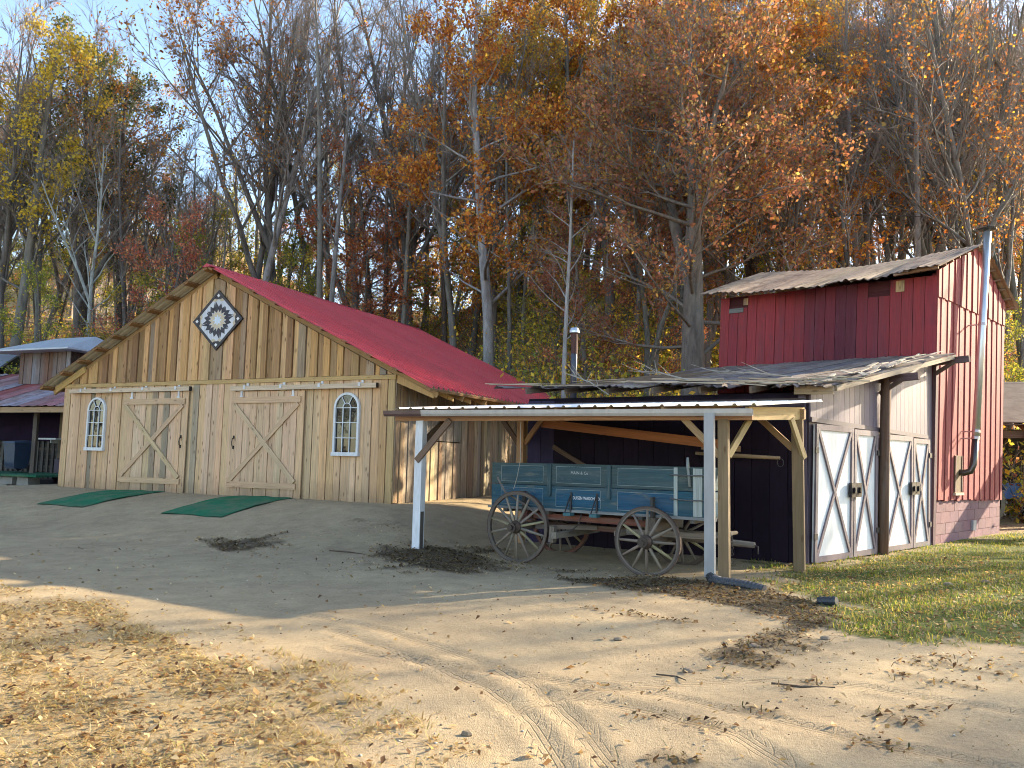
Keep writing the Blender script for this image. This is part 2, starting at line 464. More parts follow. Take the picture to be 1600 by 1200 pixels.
def ground_mat():
    n = NT('yard_ground')
    pos = n.add('NewGeometry').outputs['Position']
    n1 = n.noise(pos, 0.35, 4, 0.6); n2 = n.noise(pos, 3.0, 5, 0.65); n3 = n.noise(pos, 28.0, 4, 0.7); n4 = n.noise(pos, 120.0, 2, 0.6)
    sand = n.ramp(n1, [(0.3, (0.335, 0.25, 0.155)), (0.7, (0.43, 0.33, 0.20))])
    sand = n.mix(1.0, sand, n.ramp(n2, [(0.3, 0.82), (0.7, 1.1)]), 'MULTIPLY')
    sand = n.mix(1.0, sand, n.ramp(n3, [(0.3, 0.80), (0.62, 1.06)]), 'MULTIPLY')
    sand = n.mix(1.0, sand, n.ramp(n4, [(0.3, 0.8), (0.6, 1.08)]), 'MULTIPLY')
    # thin scatter of dark crumbs
    cr = n.ramp(n.noise(pos, 14.0, 6, 0.75), [(0.60, 0.0), (0.68, 1.0)])
    cr = n.math('MULTIPLY', cr, n.ramp(n.noise(pos, 1.3, 3, 0.6), [(0.40, 0.0), (0.60, 0.9)]))
    sand = n.mix(cr, sand, (0.11, 0.075, 0.045))
    dm = n.ramp(n.noise(pos, 0.6, 5, 0.65, 0.5), [(0.50, 0.0), (0.68, 1.0)])        # damp trodden patches
    sand = n.mix(n.math('MULTIPLY', dm, 0.35), sand, (0.19, 0.14, 0.095))
    lit_c = n.ramp(n.noise(pos, 22.0, 5, 0.75), [(0.3, (0.15, 0.10, 0.05)), (0.5, (0.30, 0.215, 0.11)), (0.7, (0.44, 0.34, 0.18))])
    st_c = n.ramp(n.noise(pos, 25.0, 5, 0.75), [(0.35, (0.035, 0.025, 0.018)), (0.7, (0.12, 0.085, 0.05))])
    gr_c = n.ramp(n.noise(pos, 2.0, 5, 0.7), [(0.35, (0.10, 0.085, 0.03)), (0.5, (0.09, 0.11, 0.025)), (0.7, (0.20, 0.15, 0.05))])
    fo_c = n.ramp(n.noise(pos, 0.9, 6, 0.7), [(0.3, (0.14, 0.09, 0.05)), (0.5, (0.28, 0.18, 0.085)), (0.62, (0.24, 0.20, 0.07)), (0.75, (0.36, 0.23, 0.10))])
    col = sand
    ed = n.ramp(n3, [(0.3, 0.0), (0.7, 1.0)])
    def soften(a):
        return n.ramp(n.math('ADD', n.math('MULTIPLY', a, 0.75), n.math('MULTIPLY', ed, 0.3)), [(0.32, 0.0), (0.75, 1.0)])
    col = n.mix(n.math('MULTIPLY', soften(n.attr('lit', 'Fac')), 0.8), col, lit_c)
    col = n.mix(soften(n.attr('gra', 'Fac')), col, gr_c)
    col = n.mix(n.math('MULTIPLY', soften(n.attr('st', 'Fac')), 0.85), col, st_c)
    col = n.mix(n.attr('fo', 'Fac'), col, fo_c)
    # tread lines
    w = n.math('SINE', n.math('MULTIPLY', n.attr('tc', 'Fac'), 150.0))
    wm = n.math('MULTIPLY', n.ramp(w, [(0.55, 0.0), (0.95, 1.0)]), n.attr('tm', 'Fac'))
    wm = n.math('MULTIPLY', wm, n.ramp(n2, [(0.36, 0.0), (0.5, 1.0)]))
    col = n.mix(n.math('MULTIPLY', wm, 0.4), col, (0.13, 0.085, 0.05))
    h = n.math('ADD', n.math('MULTIPLY', n3, 0.6), n.math('MULTIPLY', n4, 0.35))
    h = n.math('SUBTRACT', h, n.math('MULTIPLY', wm, 0.4))
    return n.out(col, 0.95, 0.1, 0, n.bump(h, 0.6, 0.03))

build_ground()

# ------------------------------------------------------------------ the new wooden barn
PINE = (0.68, 0.445, 0.25)
PINE_W = (0.67, 0.465, 0.30)
AMBER = (0.60, 0.34, 0.135)
BROWN = (0.30, 0.17, 0.08)
GREY = (0.25, 0.215, 0.17)

def board_col(kind, i):
    r = RND.random()
    if kind == 'front':
        c = lerp(PINE, PINE_W, RND.random())
        if r < 0.10: c = lerp(c, GREY, RND.uniform(0.5, 0.95))
        elif r < 0.30: c = lerp(c, AMBER, RND.uniform(0.2, 0.5))
    elif kind == 'gable':
        c = lerp(AMBER, PINE, RND.random() * 0.75)
        if r < 0.36: c = lerp(c, BROWN, RND.uniform(0.5, 1.1))
        elif r < 0.46: c = lerp(c, GREY, RND.uniform(0.5, 0.9))
    else:
        c = lerp((0.46, 0.35, 0.22), (0.32, 0.27, 0.21), RND.random())
        if r < 0.15: c = lerp(c, BROWN, 0.6)
    return vary(c, 0.09)

def build_barn():
    t = thing('wooden_barn', 'new unpainted board barn with red metal roof and two sliding doors', 'barn', BARN_O)
    F = frame(BARN_O, BU, -BV)            # a: to the left, b: out of the front, c: up
    S = frame(BARN_O, BV, -BU)            # side wall: a: back, b: out to the right
    W, L = BARN_W, BARN_L
    PK, SL, EV = 5.80, 0.487, 2.98        # wall peak height, roof slope, wall height under the gable
    def top(a):
        return EV + SL * (W / 2 - abs(a - W / 2))
    # front wall: backing and boards
    fw = MB()
    fw.prism([F(0.02, -0.02, -0.25), F(W - 0.02, -0.02, -0.25), F(W - 0.02, -0.02, EV), F(W / 2, -0.02, EV + SL * W / 2 - 0.02), F(0.02, -0.02, EV)], BV * 0.08)
    wall = fw.build('front_wall', M['wood'], t, (0.07, 0.045, 0.025))
    a = 0.0; i = 0
    while a < W - 0.05:
        w = min(RND.uniform(0.185, 0.235), W - a)
        if W - a - w < 0.1: w = W - a
        d = 0.022 + (0.014 if i % 2 else 0.0) + RND.uniform(0, 0.006)
        m = MB(); m.box(F, a + 0.009, a + w - 0.007, -0.015, d, -0.06 + RND.uniform(-0.03, 0.02), 2.885, 0, 0.0015)
        c = board_col('front', i)
        if i < 2: c = vary((0.56, 0.34, 0.16) if i else (0.55, 0.37, 0.17), 0.04)
        m.build('board', M['wood_siding'], wall, c)
        a += w; i += 1
    a = 0.06; i = 0
    while a < W - 0.1:
        w = min(RND.uniform(0.15, 0.25), W - 0.06 - a)
        if w < 0.08: break
        d = 0.018 + (0.030 if i % 2 else 0.0) + RND.uniform(0, 0.010)
        g = 0.020 if i % 2 == 0 else 0.006
        zt0, zt1 = top(a) - 0.015, top(a + w) - 0.015
        lo = 2.995 + RND.uniform(0, 0.008)
        if a < W / 2 < a + w:
            zt0 = zt1 = min(zt0, zt1)
        A, B_ = a + g, a + w - g
        m = MB()
        m.hexa([F(A, -0.015, lo), F(B_, -0.015, lo), F(B_, d, lo), F(A, d, lo), F(A, -0.015, zt0), F(B_, -0.015, zt1), F(B_, d, zt1), F(A, d, zt0)])
        m.build('board', M['wood_rough'], wall, board_col('gable', i))
        a += w; i += 1
    m = MB(); m.box(F, -0.02, W + 0.02, -0.01, 0.062, 2.888, 2.99); m.build('header_beam', M['wood'], t, (0.50, 0.33, 0.14))
    # concrete footing
    m = MB(); m.box(S, -0.01, L + 0.02, -0.14, -0.015, -0.7, 0.0); m.box(F, 0.16, W - 0.02, -0.15, -0.028, -0.6, -0.04)
    m.build('footing', M['block'], t, (0.26, 0.26, 0.27))
    # side wall
    sw = MB(); sw.box(S, 0.10, L, -0.10, -0.02, -0.02, EV - 0.02)
    side = sw.build('side_wall', M['wood_old'], t, (0.10, 0.075, 0.05))
    a = 0.0; i = 0
    while a < L - 0.04:
        w = min(RND.uniform(0.16, 0.22), L - a)
        d = 0.012 + (0.022 if i % 2 else 0.0) + RND.uniform(0, 0.008)
        c = board_col('side', i)
        if i < 2: c = vary((0.42, 0.30, 0.17), 0.05)
        gap = 0.006
        if 0.9 < a < 3.1:
            m = MB(); m.box(S, a + gap, a + w - gap, -0.018, d, 0.0, 1.47, 0, 0.002); m.build('board', M['wood_old'], side, c)
            m = MB(); m.box(S, a + gap, a + w - gap, -0.018, d * 0.8, 1.50, EV - 0.02, 0, 0.002); m.build('board', M['wood_old'], side, vary(lerp(c, (0.22, 0.215, 0.21), 0.6), .06))
        else:
            m = MB(); m.box(S, a + gap, a + w - gap, -0.018, d, RND.uniform(-0.03, 0.02), EV - 0.02, 0, 0.002); m.build('board', M['wood_old'], side, c)
        a += w; i += 1
    # hidden walls
    m = MB(); m.box(frame(BARN_O + BU * (W - 0.1), BV, BU), 0.1, L, 0, 0.1, -0.3, EV - 0.02); m.build('far_side_wall', M['wood_old'], t, (0.3, 0.2, 0.11))
    fb = frame(BARN_O + BV * (L - 0.1), BU, BV)
    m = MB(); m.prism([fb(0.1, 0, -0.3), fb(W - 0.1, 0, -0.3), fb(W - 0.1, 0, EV), fb(W / 2, 0, EV + SL * W / 2 - 0.05), fb(0.1, 0, EV)], BV * 0.1)
    m.build('back_wall', M['wood_old'], t, (0.3, 0.2, 0.11))
    # roof: corrugated sheets from ridge to eave, red above, bare metal below
    OV_F, OV_B, OV_R, OV_L = 0.40, 0.35, 1.16, 0.62
    RZ = 6.06
    y0, y1 = -OV_F, L + OV_B
    for sgn, ov, nm in ((-1, OV_R, 'right'), (1, OV_L, 'left')):
        rs = MB()
        run = W / 2 + ov
        # rafters under this slope carry the sheets
        for k in range(9):
            yy = 0.05 + (L - 0.1) * k / 8
            p0 = F(W / 2 + sgn * 0.05, -yy, RZ - 0.20 - SL * 0.05); p1 = F(W / 2 + sgn * (run - 0.06), -yy, RZ - 0.20 - SL * (run - 0.06))
            rs.bar(p0, p1, 0.05, 0.15)
        slope = rs.build('roof_slope', M['wood'], t, (0.42, 0.26, 0.12))
        npl = 10
        for k in range(npl):
            q = (k + 0.12) / (npl - 0.55)
            if k == npl - 1: q = (run - 0.06) / run
            r_ = min(run * q, run - 0.05)
            m = MB()
            m.bar(F(W / 2 + sgn * r_, OV_F - 0.03, RZ - 0.085 - SL * r_), F(W / 2 + sgn * r_, -L - OV_B + 0.03, RZ - 0.085 - SL * r_), 0.15, 0.06, (sgn * SL * BU.x, sgn * SL * BU.y, 1))
            m.build('purlin', M['wood'], slope, vary((0.30, 0.165, 0.075), 0.15))
        nsh = 12; pitch = (y1 - y0) / (nsh * 4)
        for k in range(nsh):
            m = MB()
            prof = []
            for j in range(4):
                b0 = y0 + (k * 4 + j) * pitch
                prof += [(b0, 0.0), (b0 + 0.55 * pitch, 0.0), (b0 + 0.62 * pitch, 0.055), (b0 + 0.84 * pitch, 0.055)]
            prof.append((y0 + (k * 4 + 4) * pitch, 0.0))
            dz = RND.uniform(-0.003, 0.003)
            rr = run + RND.uniform(-0.015, 0.02)
            for side_, mi in ((0.0, 0), (-0.006, 1)):
                base = len(m.v)
                for b, h in prof:
                    for q in (0.0, 0.5, 1.0):
                        p = F(W / 2 + sgn * rr * q, -b, RZ - 0.05 - SL * rr * q + h + dz + side_ + 0.012 * math.sin(q * 9 + k))
                        m.v.append(p); m.g.append((rr * q, b, h))
                for i_ in range(len(prof) - 1):
                    for q in range(2):
                        a0 = base + i_ * 3 + q
                        m.f.append((a0, a0 + 1, a0 + 4, a0 + 3)); m.mi.append(mi)
            m.build('roof_sheet', [M['roof_red'], M['soffit_metal']], slope, vary(lerp((0.51, 0.038, 0.045), (0.49, 0.055, 0.058), RND.random()), 0.06))
    m = MB()
    m.hexa([F(W/2-0.16, OV_F+0.01, RZ-0.09), F(W/2+0.16, OV_F+0.01, RZ-0.09), F(W/2+0.16, -L-OV_B-0.01, RZ-0.09), F(W/2-0.16, -L-OV_B-0.01, RZ-0.09),
            F(W/2-0.01, OV_F+0.01, RZ+0.005), F(W/2+0.01, OV_F+0.01, RZ+0.005), F(W/2+0.01, -L-OV_B-0.01, RZ+0.005), F(W/2-0.01, -L-OV_B-0.01, RZ+0.005)])
    m.build('ridge_cap', M['roof_red'], t, (0.42, 0.028, 0.045))
    m = MB(); r_ = W / 2 + OV_L - 0.4
    m.bar(F(W / 2 + r_ - 1.1, 0.06, RZ - 0.25 - SL * (r_ - 1.1)), F(W / 2 + r_ + 0.1, 0.06, RZ - 0.25 - SL * (r_ + 0.1)), 0.05, 0.18); m.build('rafter_end', M['wood'], t, (0.55, 0.36, 0.14))
    for yy in (0.0, 0.9, 1.8, 2.7, 3.6, 4.5):
        m = MB(); r_ = W / 2
        m.prism([S(yy, 0.02, EV - 0.18), S(yy, 0.02, EV + 0.02), S(yy, 1.02, EV - 0.46), S(yy, 1.02, EV - 0.56)], BV * 0.045)
        m.build('rafter_tail', M['wood'], t, vary((0.55, 0.34, 0.15), 0.1))
    # sliding doors
    for a0, a1, h0, hx in ((6.47, 8.95, 2.70, 6.66), (2.58, 4.95, 2.66, 4.80)):
        m = MB(); m.box(F, a0 + 0.02, a1 - 0.02, 0.066, 0.082, 0.01, h0 - 0.01)
        door = m.build('sliding_door', M['wood'], t, (0.10, 0.065, 0.035))
        nb = 11; w = (a1 - a0) / nb
        for i in range(nb):
            m = MB(); d = 0.104 + (0.012 if i % 2 else 0) + RND.uniform(0, 0.004)
            m.box(F, a0 + i * w + 0.007, a0 + (i + 1) * w - 0.007, 0.084, d, 0.0 + RND.uniform(-0.01, 0.01), h0 + RND.uniform(-0.006, 0.006), 0, 0.001)
            c = vary(lerp(PINE, PINE_W, RND.random()), 0.07)
            if i in (3, 5) and a0 > 5: c = vary(lerp(c, GREY, 0.75), 0.1)
            m.build('board', M['wood_siding'], door, c)
        m = MB(); m.box(F, a0 + 0.10, a1 - 0.06, 0.122, 0.148, 2.36, 2.52); m.build('top_rail', M['wood'], door, vary((0.58, 0.40, 0.24), .04))
        m = MB(); m.box(F, a0 + 0.14, a1 - 0.02, 0.122, 0.148, 0.22, 0.37); m.build('bottom_rail', M['wood'], door, vary((0.56, 0.38, 0.23), .04))
        up = -BV
        m = MB(); m.bar(F(a0 + 0.17, 0.135, 2.34), F(a1 - 0.10, 0.135, 0.40), 0.026, 0.125, (F(0,0,0) - F(0,1,0)).cross(F(a0 + 0.17, 0, 2.34) - F(a1 - 0.1, 0, 0.4))); m.build('brace', M['wood'], door, vary((0.57, 0.40, 0.24), .05))
        m = MB(); m.bar(F(a1 - 0.12, 0.141, 2.34), F(a0 + 0.19, 0.141, 0.40), 0.026, 0.125, (F(0,0,0) - F(0,1,0)).cross(F(a1 - 0.12, 0, 2.34) - F(a0 + 0.19, 0, 0.4))); m.build('brace', M['wood'], door, vary((0.58, 0.41, 0.25), .05))
        m = MB()
        m.tube([F(hx, 0.11, 1.25), F(hx, 0.16, 1.27), F(hx, 0.175, 1.36), F(hx, 0.16, 1.45), F(hx, 0.11, 1.47)], 0.011, 8)
        m.box(F, hx - 0.025, hx + 0.025, 0.108, 0.12, 1.19, 1.27); m.box(F, hx - 0.025, hx + 0.025, 0.108, 0.12, 1.45, 1.53)
        m.build('handle', M['iron'], door, (0.015, 0.014, 0.014))
        for aa in (a0 + 0.35, a1 - 0.35):
            m = MB(); m.box(F, aa - 0.03, aa + 0.03, 0.124, 0.136, h0 - 0.22, h0 + 0.02); m.box(F, aa - 0.05, aa + 0.05, 0.13, 0.142, h0 - 0.20, h0 - 0.12)
            m.build('hanger', M['metal_paint'], door, (0.62, 0.63, 0.65))
    for a0, a1, z in ((6.40, 11.17, 2.77), (0.44, 4.95, 2.74)):
        m = MB(); m.box(F, a0, a1, 0.10, 0.175, z - 0.055, z + 0.055); tr = m.build('door_track', M['wood'], t, (0.62, 0.48, 0.34))
        m = MB(); m.box(F, a0 - 0.012, a0 - 0.001, 0.09, 0.18, z - 0.06, z + 0.06); m.build('end_stop', M['iron'], tr, (0.02, 0.02, 0.02))
        for k in range(4):
            aa = a0 + (a1 - a0) * (k + 0.4) / 3.8
            m = MB(); m.box(F, aa - 0.035, aa + 0.035, 0.04, 0.19, z + 0.058, z + 0.075); m.box(F, aa - 0.035, aa + 0.035, 0.178, 0.19, z - 0.02, z + 0.056); m.box(F, aa - 0.03, aa + 0.03, 0.04, 0.06, z + 0.075, z + 0.14)
            m.build('bracket', M['metal_paint'], tr, (0.6, 0.6, 0.62))
    # arched windows
    for ac in (10.06, 1.32):
        w2, z0, zs, fw_ = 0.37, 1.10, 2.22, 0.055
        m = MB()
        B0_, B1_ = 0.03, 0.10
        m.box(F, ac - w2 - 0.02, ac + w2 + 0.02, B0_, B1_ + 0.02, z0 - 0.03, z0 + 0.06)
        m.box(F, ac - w2, ac - w2 + fw_, B0_, B1_, z0 + 0.06, zs); m.box(F, ac + w2 - fw_, ac + w2, B0_, B1_, z0 + 0.06, zs)
        na = 14
        for k in range(na):
            t0, t1 = math.pi * k / na, math.pi * (k + 1) / na
            P = []
            for (r0, r1) in ((w2 - fw_, w2),):
                for b in (B0_, B1_):
                    P += [F(ac + r0 * math.cos(t0), b, zs + r0 * math.sin(t0)), F(ac + r1 * math.cos(t0), b, zs + r1 * math.sin(t0)), F(ac + r1 * math.cos(t1), b, zs + r1 * math.sin(t1)), F(ac + r0 * math.cos(t1), b, zs + r0 * math.sin(t1))]
            m.hexa(P)
        win = m.build('arched_window', M['paint_clean'], t, (0.62, 0.64, 0.67))
        mu = MB(); g = 0.018
        xs_ = [ac - w2 + fw_, ac - (w2 - fw_) / 3, ac + (w2 - fw_) / 3, ac + w2 - fw_]
        zs_ = [z0 + 0.06, z0 + 0.40, z0 + 0.77, zs]
        for x in xs_[1:3]: mu.box(F, x - g / 2, x + g / 2, 0.062, 0.088, zs_[0], zs_[3])
        for z in zs_[1:]: mu.box(F, xs_[0], xs_[3], 0.0625, 0.0875, z - g / 2, z + g / 2)
        ri = 0.115
        for k in range(8):
            t0, t1 = math.pi * k / 8, math.pi * (k + 1) / 8
            mu.bar(F(ac + ri * math.cos(t0), 0.075, zs + ri * math.sin(t0)), F(ac + ri * math.cos(t1), 0.075, zs + ri * math.sin(t1)), 0.024, g)
        for ang in (60, 120):
            c_, s_ = math.cos(math.radians(ang)), math.sin(math.radians(ang))
            mu.bar(F(ac + ri * c_, 0.075, zs + ri * s_), F(ac + (w2 - fw_) * c_, 0.075, zs + (w2 - fw_) * s_), 0.024, g, (c_, 0, s_))
        mu.build('glazing_bars', M['paint_clean'], win, (0.62, 0.64, 0.67))
        def pane(pts):
            p = MB(); ti = RND.uniform(-0.006, 0.006); tj = RND.uniform(-0.006, 0.006)
            q = [F(x, 0.060 + ti * (x - ac) * 8 + tj * (z - zs) * 1.0, z) for x, z in pts]
            p.prism(q, BV * 0.004); p.build('pane', M['glass'], win)
        for i in range(3):
            for j in range(3):
                pane([(xs_[i], zs_[j]), (xs_[i + 1], zs_[j]), (xs_[i + 1], zs_[j + 1]), (xs_[i], zs_[j + 1])])
        R_ = w2 - fw_
        for q0, q1 in ((0, 60), (60, 120), (120, 180)):
            aa = [math.radians(q0 + (q1 - q0) * k / 5) for k in range(6)]
            pane([(ac + R_ * math.cos(x), zs + R_ * math.sin(x)) for x in aa] + [(ac + ri * math.cos(x), zs + ri * math.sin(x)) for x in reversed(aa)])
        pane([(ac + ri * math.cos(math.pi * k / 6), zs + ri * math.sin(math.pi * k / 6)) for k in range(7)])

    # painted quilt square hung under the peak
    qt = thing('barn_quilt', 'diamond quilt board with dark star pattern hung below the barn peak', 'quilt board', F(5.62, 0.06, 3.75))
    cu, cz, hu, hz_ = 5.62, 4.585, 0.88, 0.81
    def Q(s_, t_, b):            # s,t in -1..1 along the square's own edges
        return F(cu + (s_ - t_) * hu / 2, b, cz + (s_ + t_) * hz_ / 2)
    def qpoly(pts, b0, b1, mb): mb.prism([Q(x, y, b1) for x, y in pts], BV * (b1 - b0))
    m = MB(); qpoly([(-1, -1), (1, -1), (1, 1), (-1, 1)], 0.05, 0.082, m); m.build('backing', M['paint_clean'], qt, (0.02, 0.016, 0.022))
    e = 0.9
    m = MB(); qpoly([(-e, -e), (e, -e), (e, e), (-e, e)], 0.083, 0.086, m); m.build('ground_panel', M['paint_clean'], qt, (0.55, 0.57, 0.62))
    fr = MB()
    for k in range(4):
        c_, s_ = (1, 0, -1, 0)[k], (0, 1, 0, -1)[k]
        rot = lambda x, y: (x * c_ - y * s_, x * s_ + y * c_)
        qpoly([rot(-1, -1), rot(1, -1), rot(0.89, -0.89), rot(-0.89, -0.89)], 0.083, 0.10, fr)
    fr.build('border', M['paint_clean'], qt, (0.018, 0.015, 0.02))
    def star(n, r0, r1, ph):     # star outline in s,t plane
        return [((r1 if k % 2 == 0 else r0) * math.cos(ph + math.pi * k / n), (r1 if k % 2 == 0 else r0) * math.sin(ph + math.pi * k / n)) for k in range(2 * n)]
    def clip(P, l=0.88): return [(max(-l, min(l, x)), max(-l, min(l, y))) for x, y in P]
    for k in range(16):
        q = math.pi * 2 * (k + 0.5) / 16; big = 1.15 if k % 4 in (1, 2) else 0.95
        er, et = (math.cos(q), math.sin(q)), (-math.sin(q), math.cos(q))
        pt = lambda r_, w_: (r_ * er[0] + w_ * et[0], r_ * er[1] + w_ * et[1])
        m = MB(); qpoly(clip([pt(0.36, 0.0), pt(0.56, -0.15 * big), pt(0.80 * big, -0.02), pt(0.60, 0.0), pt(0.80 * big, 0.02), pt(0.56, 0.15 * big)] if k % 2 else [pt(0.38, 0.0), pt(0.58, -0.13), pt(0.80, 0.0), pt(0.58, 0.13)]), 0.0865, 0.0885, m); m.build('dark_diamond', M['paint_clean'], qt, (0.02, 0.02, 0.035))
    m = MB(); qpoly(star(16, 0.32, 0.50, math.pi / 16 * 0), 0.089, 0.0905, m); m.build('cream_star', M['paint_clean'], qt, (0.56, 0.47, 0.33))
    m = MB(); qpoly(star(8, 0.15, 0.27, 0.0), 0.091, 0.0925, m); m.build('centre_star', M['paint_clean'], qt, (0.58, 0.66, 0.76))
    for sx in (-1, 1):
        for sy in (-1, 1):
            m = MB(); qpoly([(sx * 0.89, sy * 0.42), (sx * 0.72, sy * 0.50), (sx * 0.70, sy * 0.70), (sx * 0.50, sy * 0.72), (sx * 0.42, sy * 0.89), (sx * 0.89, sy * 0.89)], 0.0865, 0.0885, m)
            m.build('tan_corner', M['paint_clean'], qt, (0.50, 0.42, 0.30))
            m = MB(); qpoly([(sx * 0.895, sy * 0.58), (sx * 0.80, sy * 0.60), (sx * 0.70, sy * 0.70), (sx * 0.60, sy * 0.80), (sx * 0.58, sy * 0.895), (sx * 0.895, sy * 0.895)], 0.0892, 0.091, m)
            m.build('dark_corner', M['paint_clean'], qt, (0.02, 0.02, 0.03))
            m = MB(); qpoly([(sx * 0.76, sy * 0.76), (sx * 0.88, sy * 0.76), (sx * 0.88, sy * 0.88), (sx * 0.76, sy * 0.88)], 0.0915, 0.101, m)
            m.build('white_corner', M['paint_clean'], qt, (0.75, 0.75, 0.76))

    # green turf mats on the ramps before the doors
    for nm, cs, lab in (('m1', [(8.62, 0.18), (7.02, 0.16), (6.80, 2.70), (8.50, 2.66)], 'green turf mat before the left sliding door'),
                    ('m2', [(4.42, 0.18), (2.70, 0.18), (2.46, 2.70), (4.20, 2.74)], 'green turf mat before the right sliding door')):
        m = MB(); nx, ny = 14, 14; pts = [F(a, b, 0) for a, b in cs]
        for lay in (0.022, 0.004):
            base = len(m.v)
            for j in range(ny + 1):
                for i in range(nx + 1):
                    s_, t_ = i / nx, j / ny
                    p = (pts[0] * (1 - s_) + pts[1] * s_) * (1 - t_) + (pts[3] * (1 - s_) + pts[2] * s_) * t_
                    e_ = 0.04 * math.sin(7 * s_ + 5 * t_)
                    x, y = p.x + e_ * 0.5 * (t_ * 2 - 1), p.y + e_ * 0.4
                    z = Tz(x, y) + lay + (0.006 * math.sin(9 * t_ + 3 * s_) + 0.006 * math.sin(17 * s_ + 5 * t_) if lay > 0.01 else 0.0)
                    m.v.append(Vector((x, y, z))); m.g.append((x, y, z))
            for j in range(ny):
                for i in range(nx):
                    k = base + j * (nx + 1) + i
                    m.f.append((k, k + 1, k + nx + 2, k + nx + 1)); m.mi.append(0)
        o = m.build('turf_mat', M['turf'], None, (0.018, 0.145, 0.07), True)
        tag(o, lab, 'mat', 'turf mats at the barn doors')

build_barn()

# ------------------------------------------------------------------ red shed, lean-to and carport
D0 = Vector((5.11, 13.34, 0)); D1 = Vector((9.29, 17.09, 0)); R2 = Vector((12.99, 20.56, 0))
RS = (R2 - D1).normalized(); RN = Vector((RS.y, -RS.x, 0))
LEAN = Vector((0.86, -0.5, 0))
RFL = Vector((5.25, 20.1, 0))          # far left corner of the red front
RED = (0.26, 0.036, 0.042)
PURPLE = (0.17, 0.135, 0.155)
def red_col():
    r = RND.random(); c = RED
    if r < 0.4: c = lerp(RED, (0.13, 0.025, 0.04), RND.uniform(0.4, 1.0))
    return vary(c, 0.12)

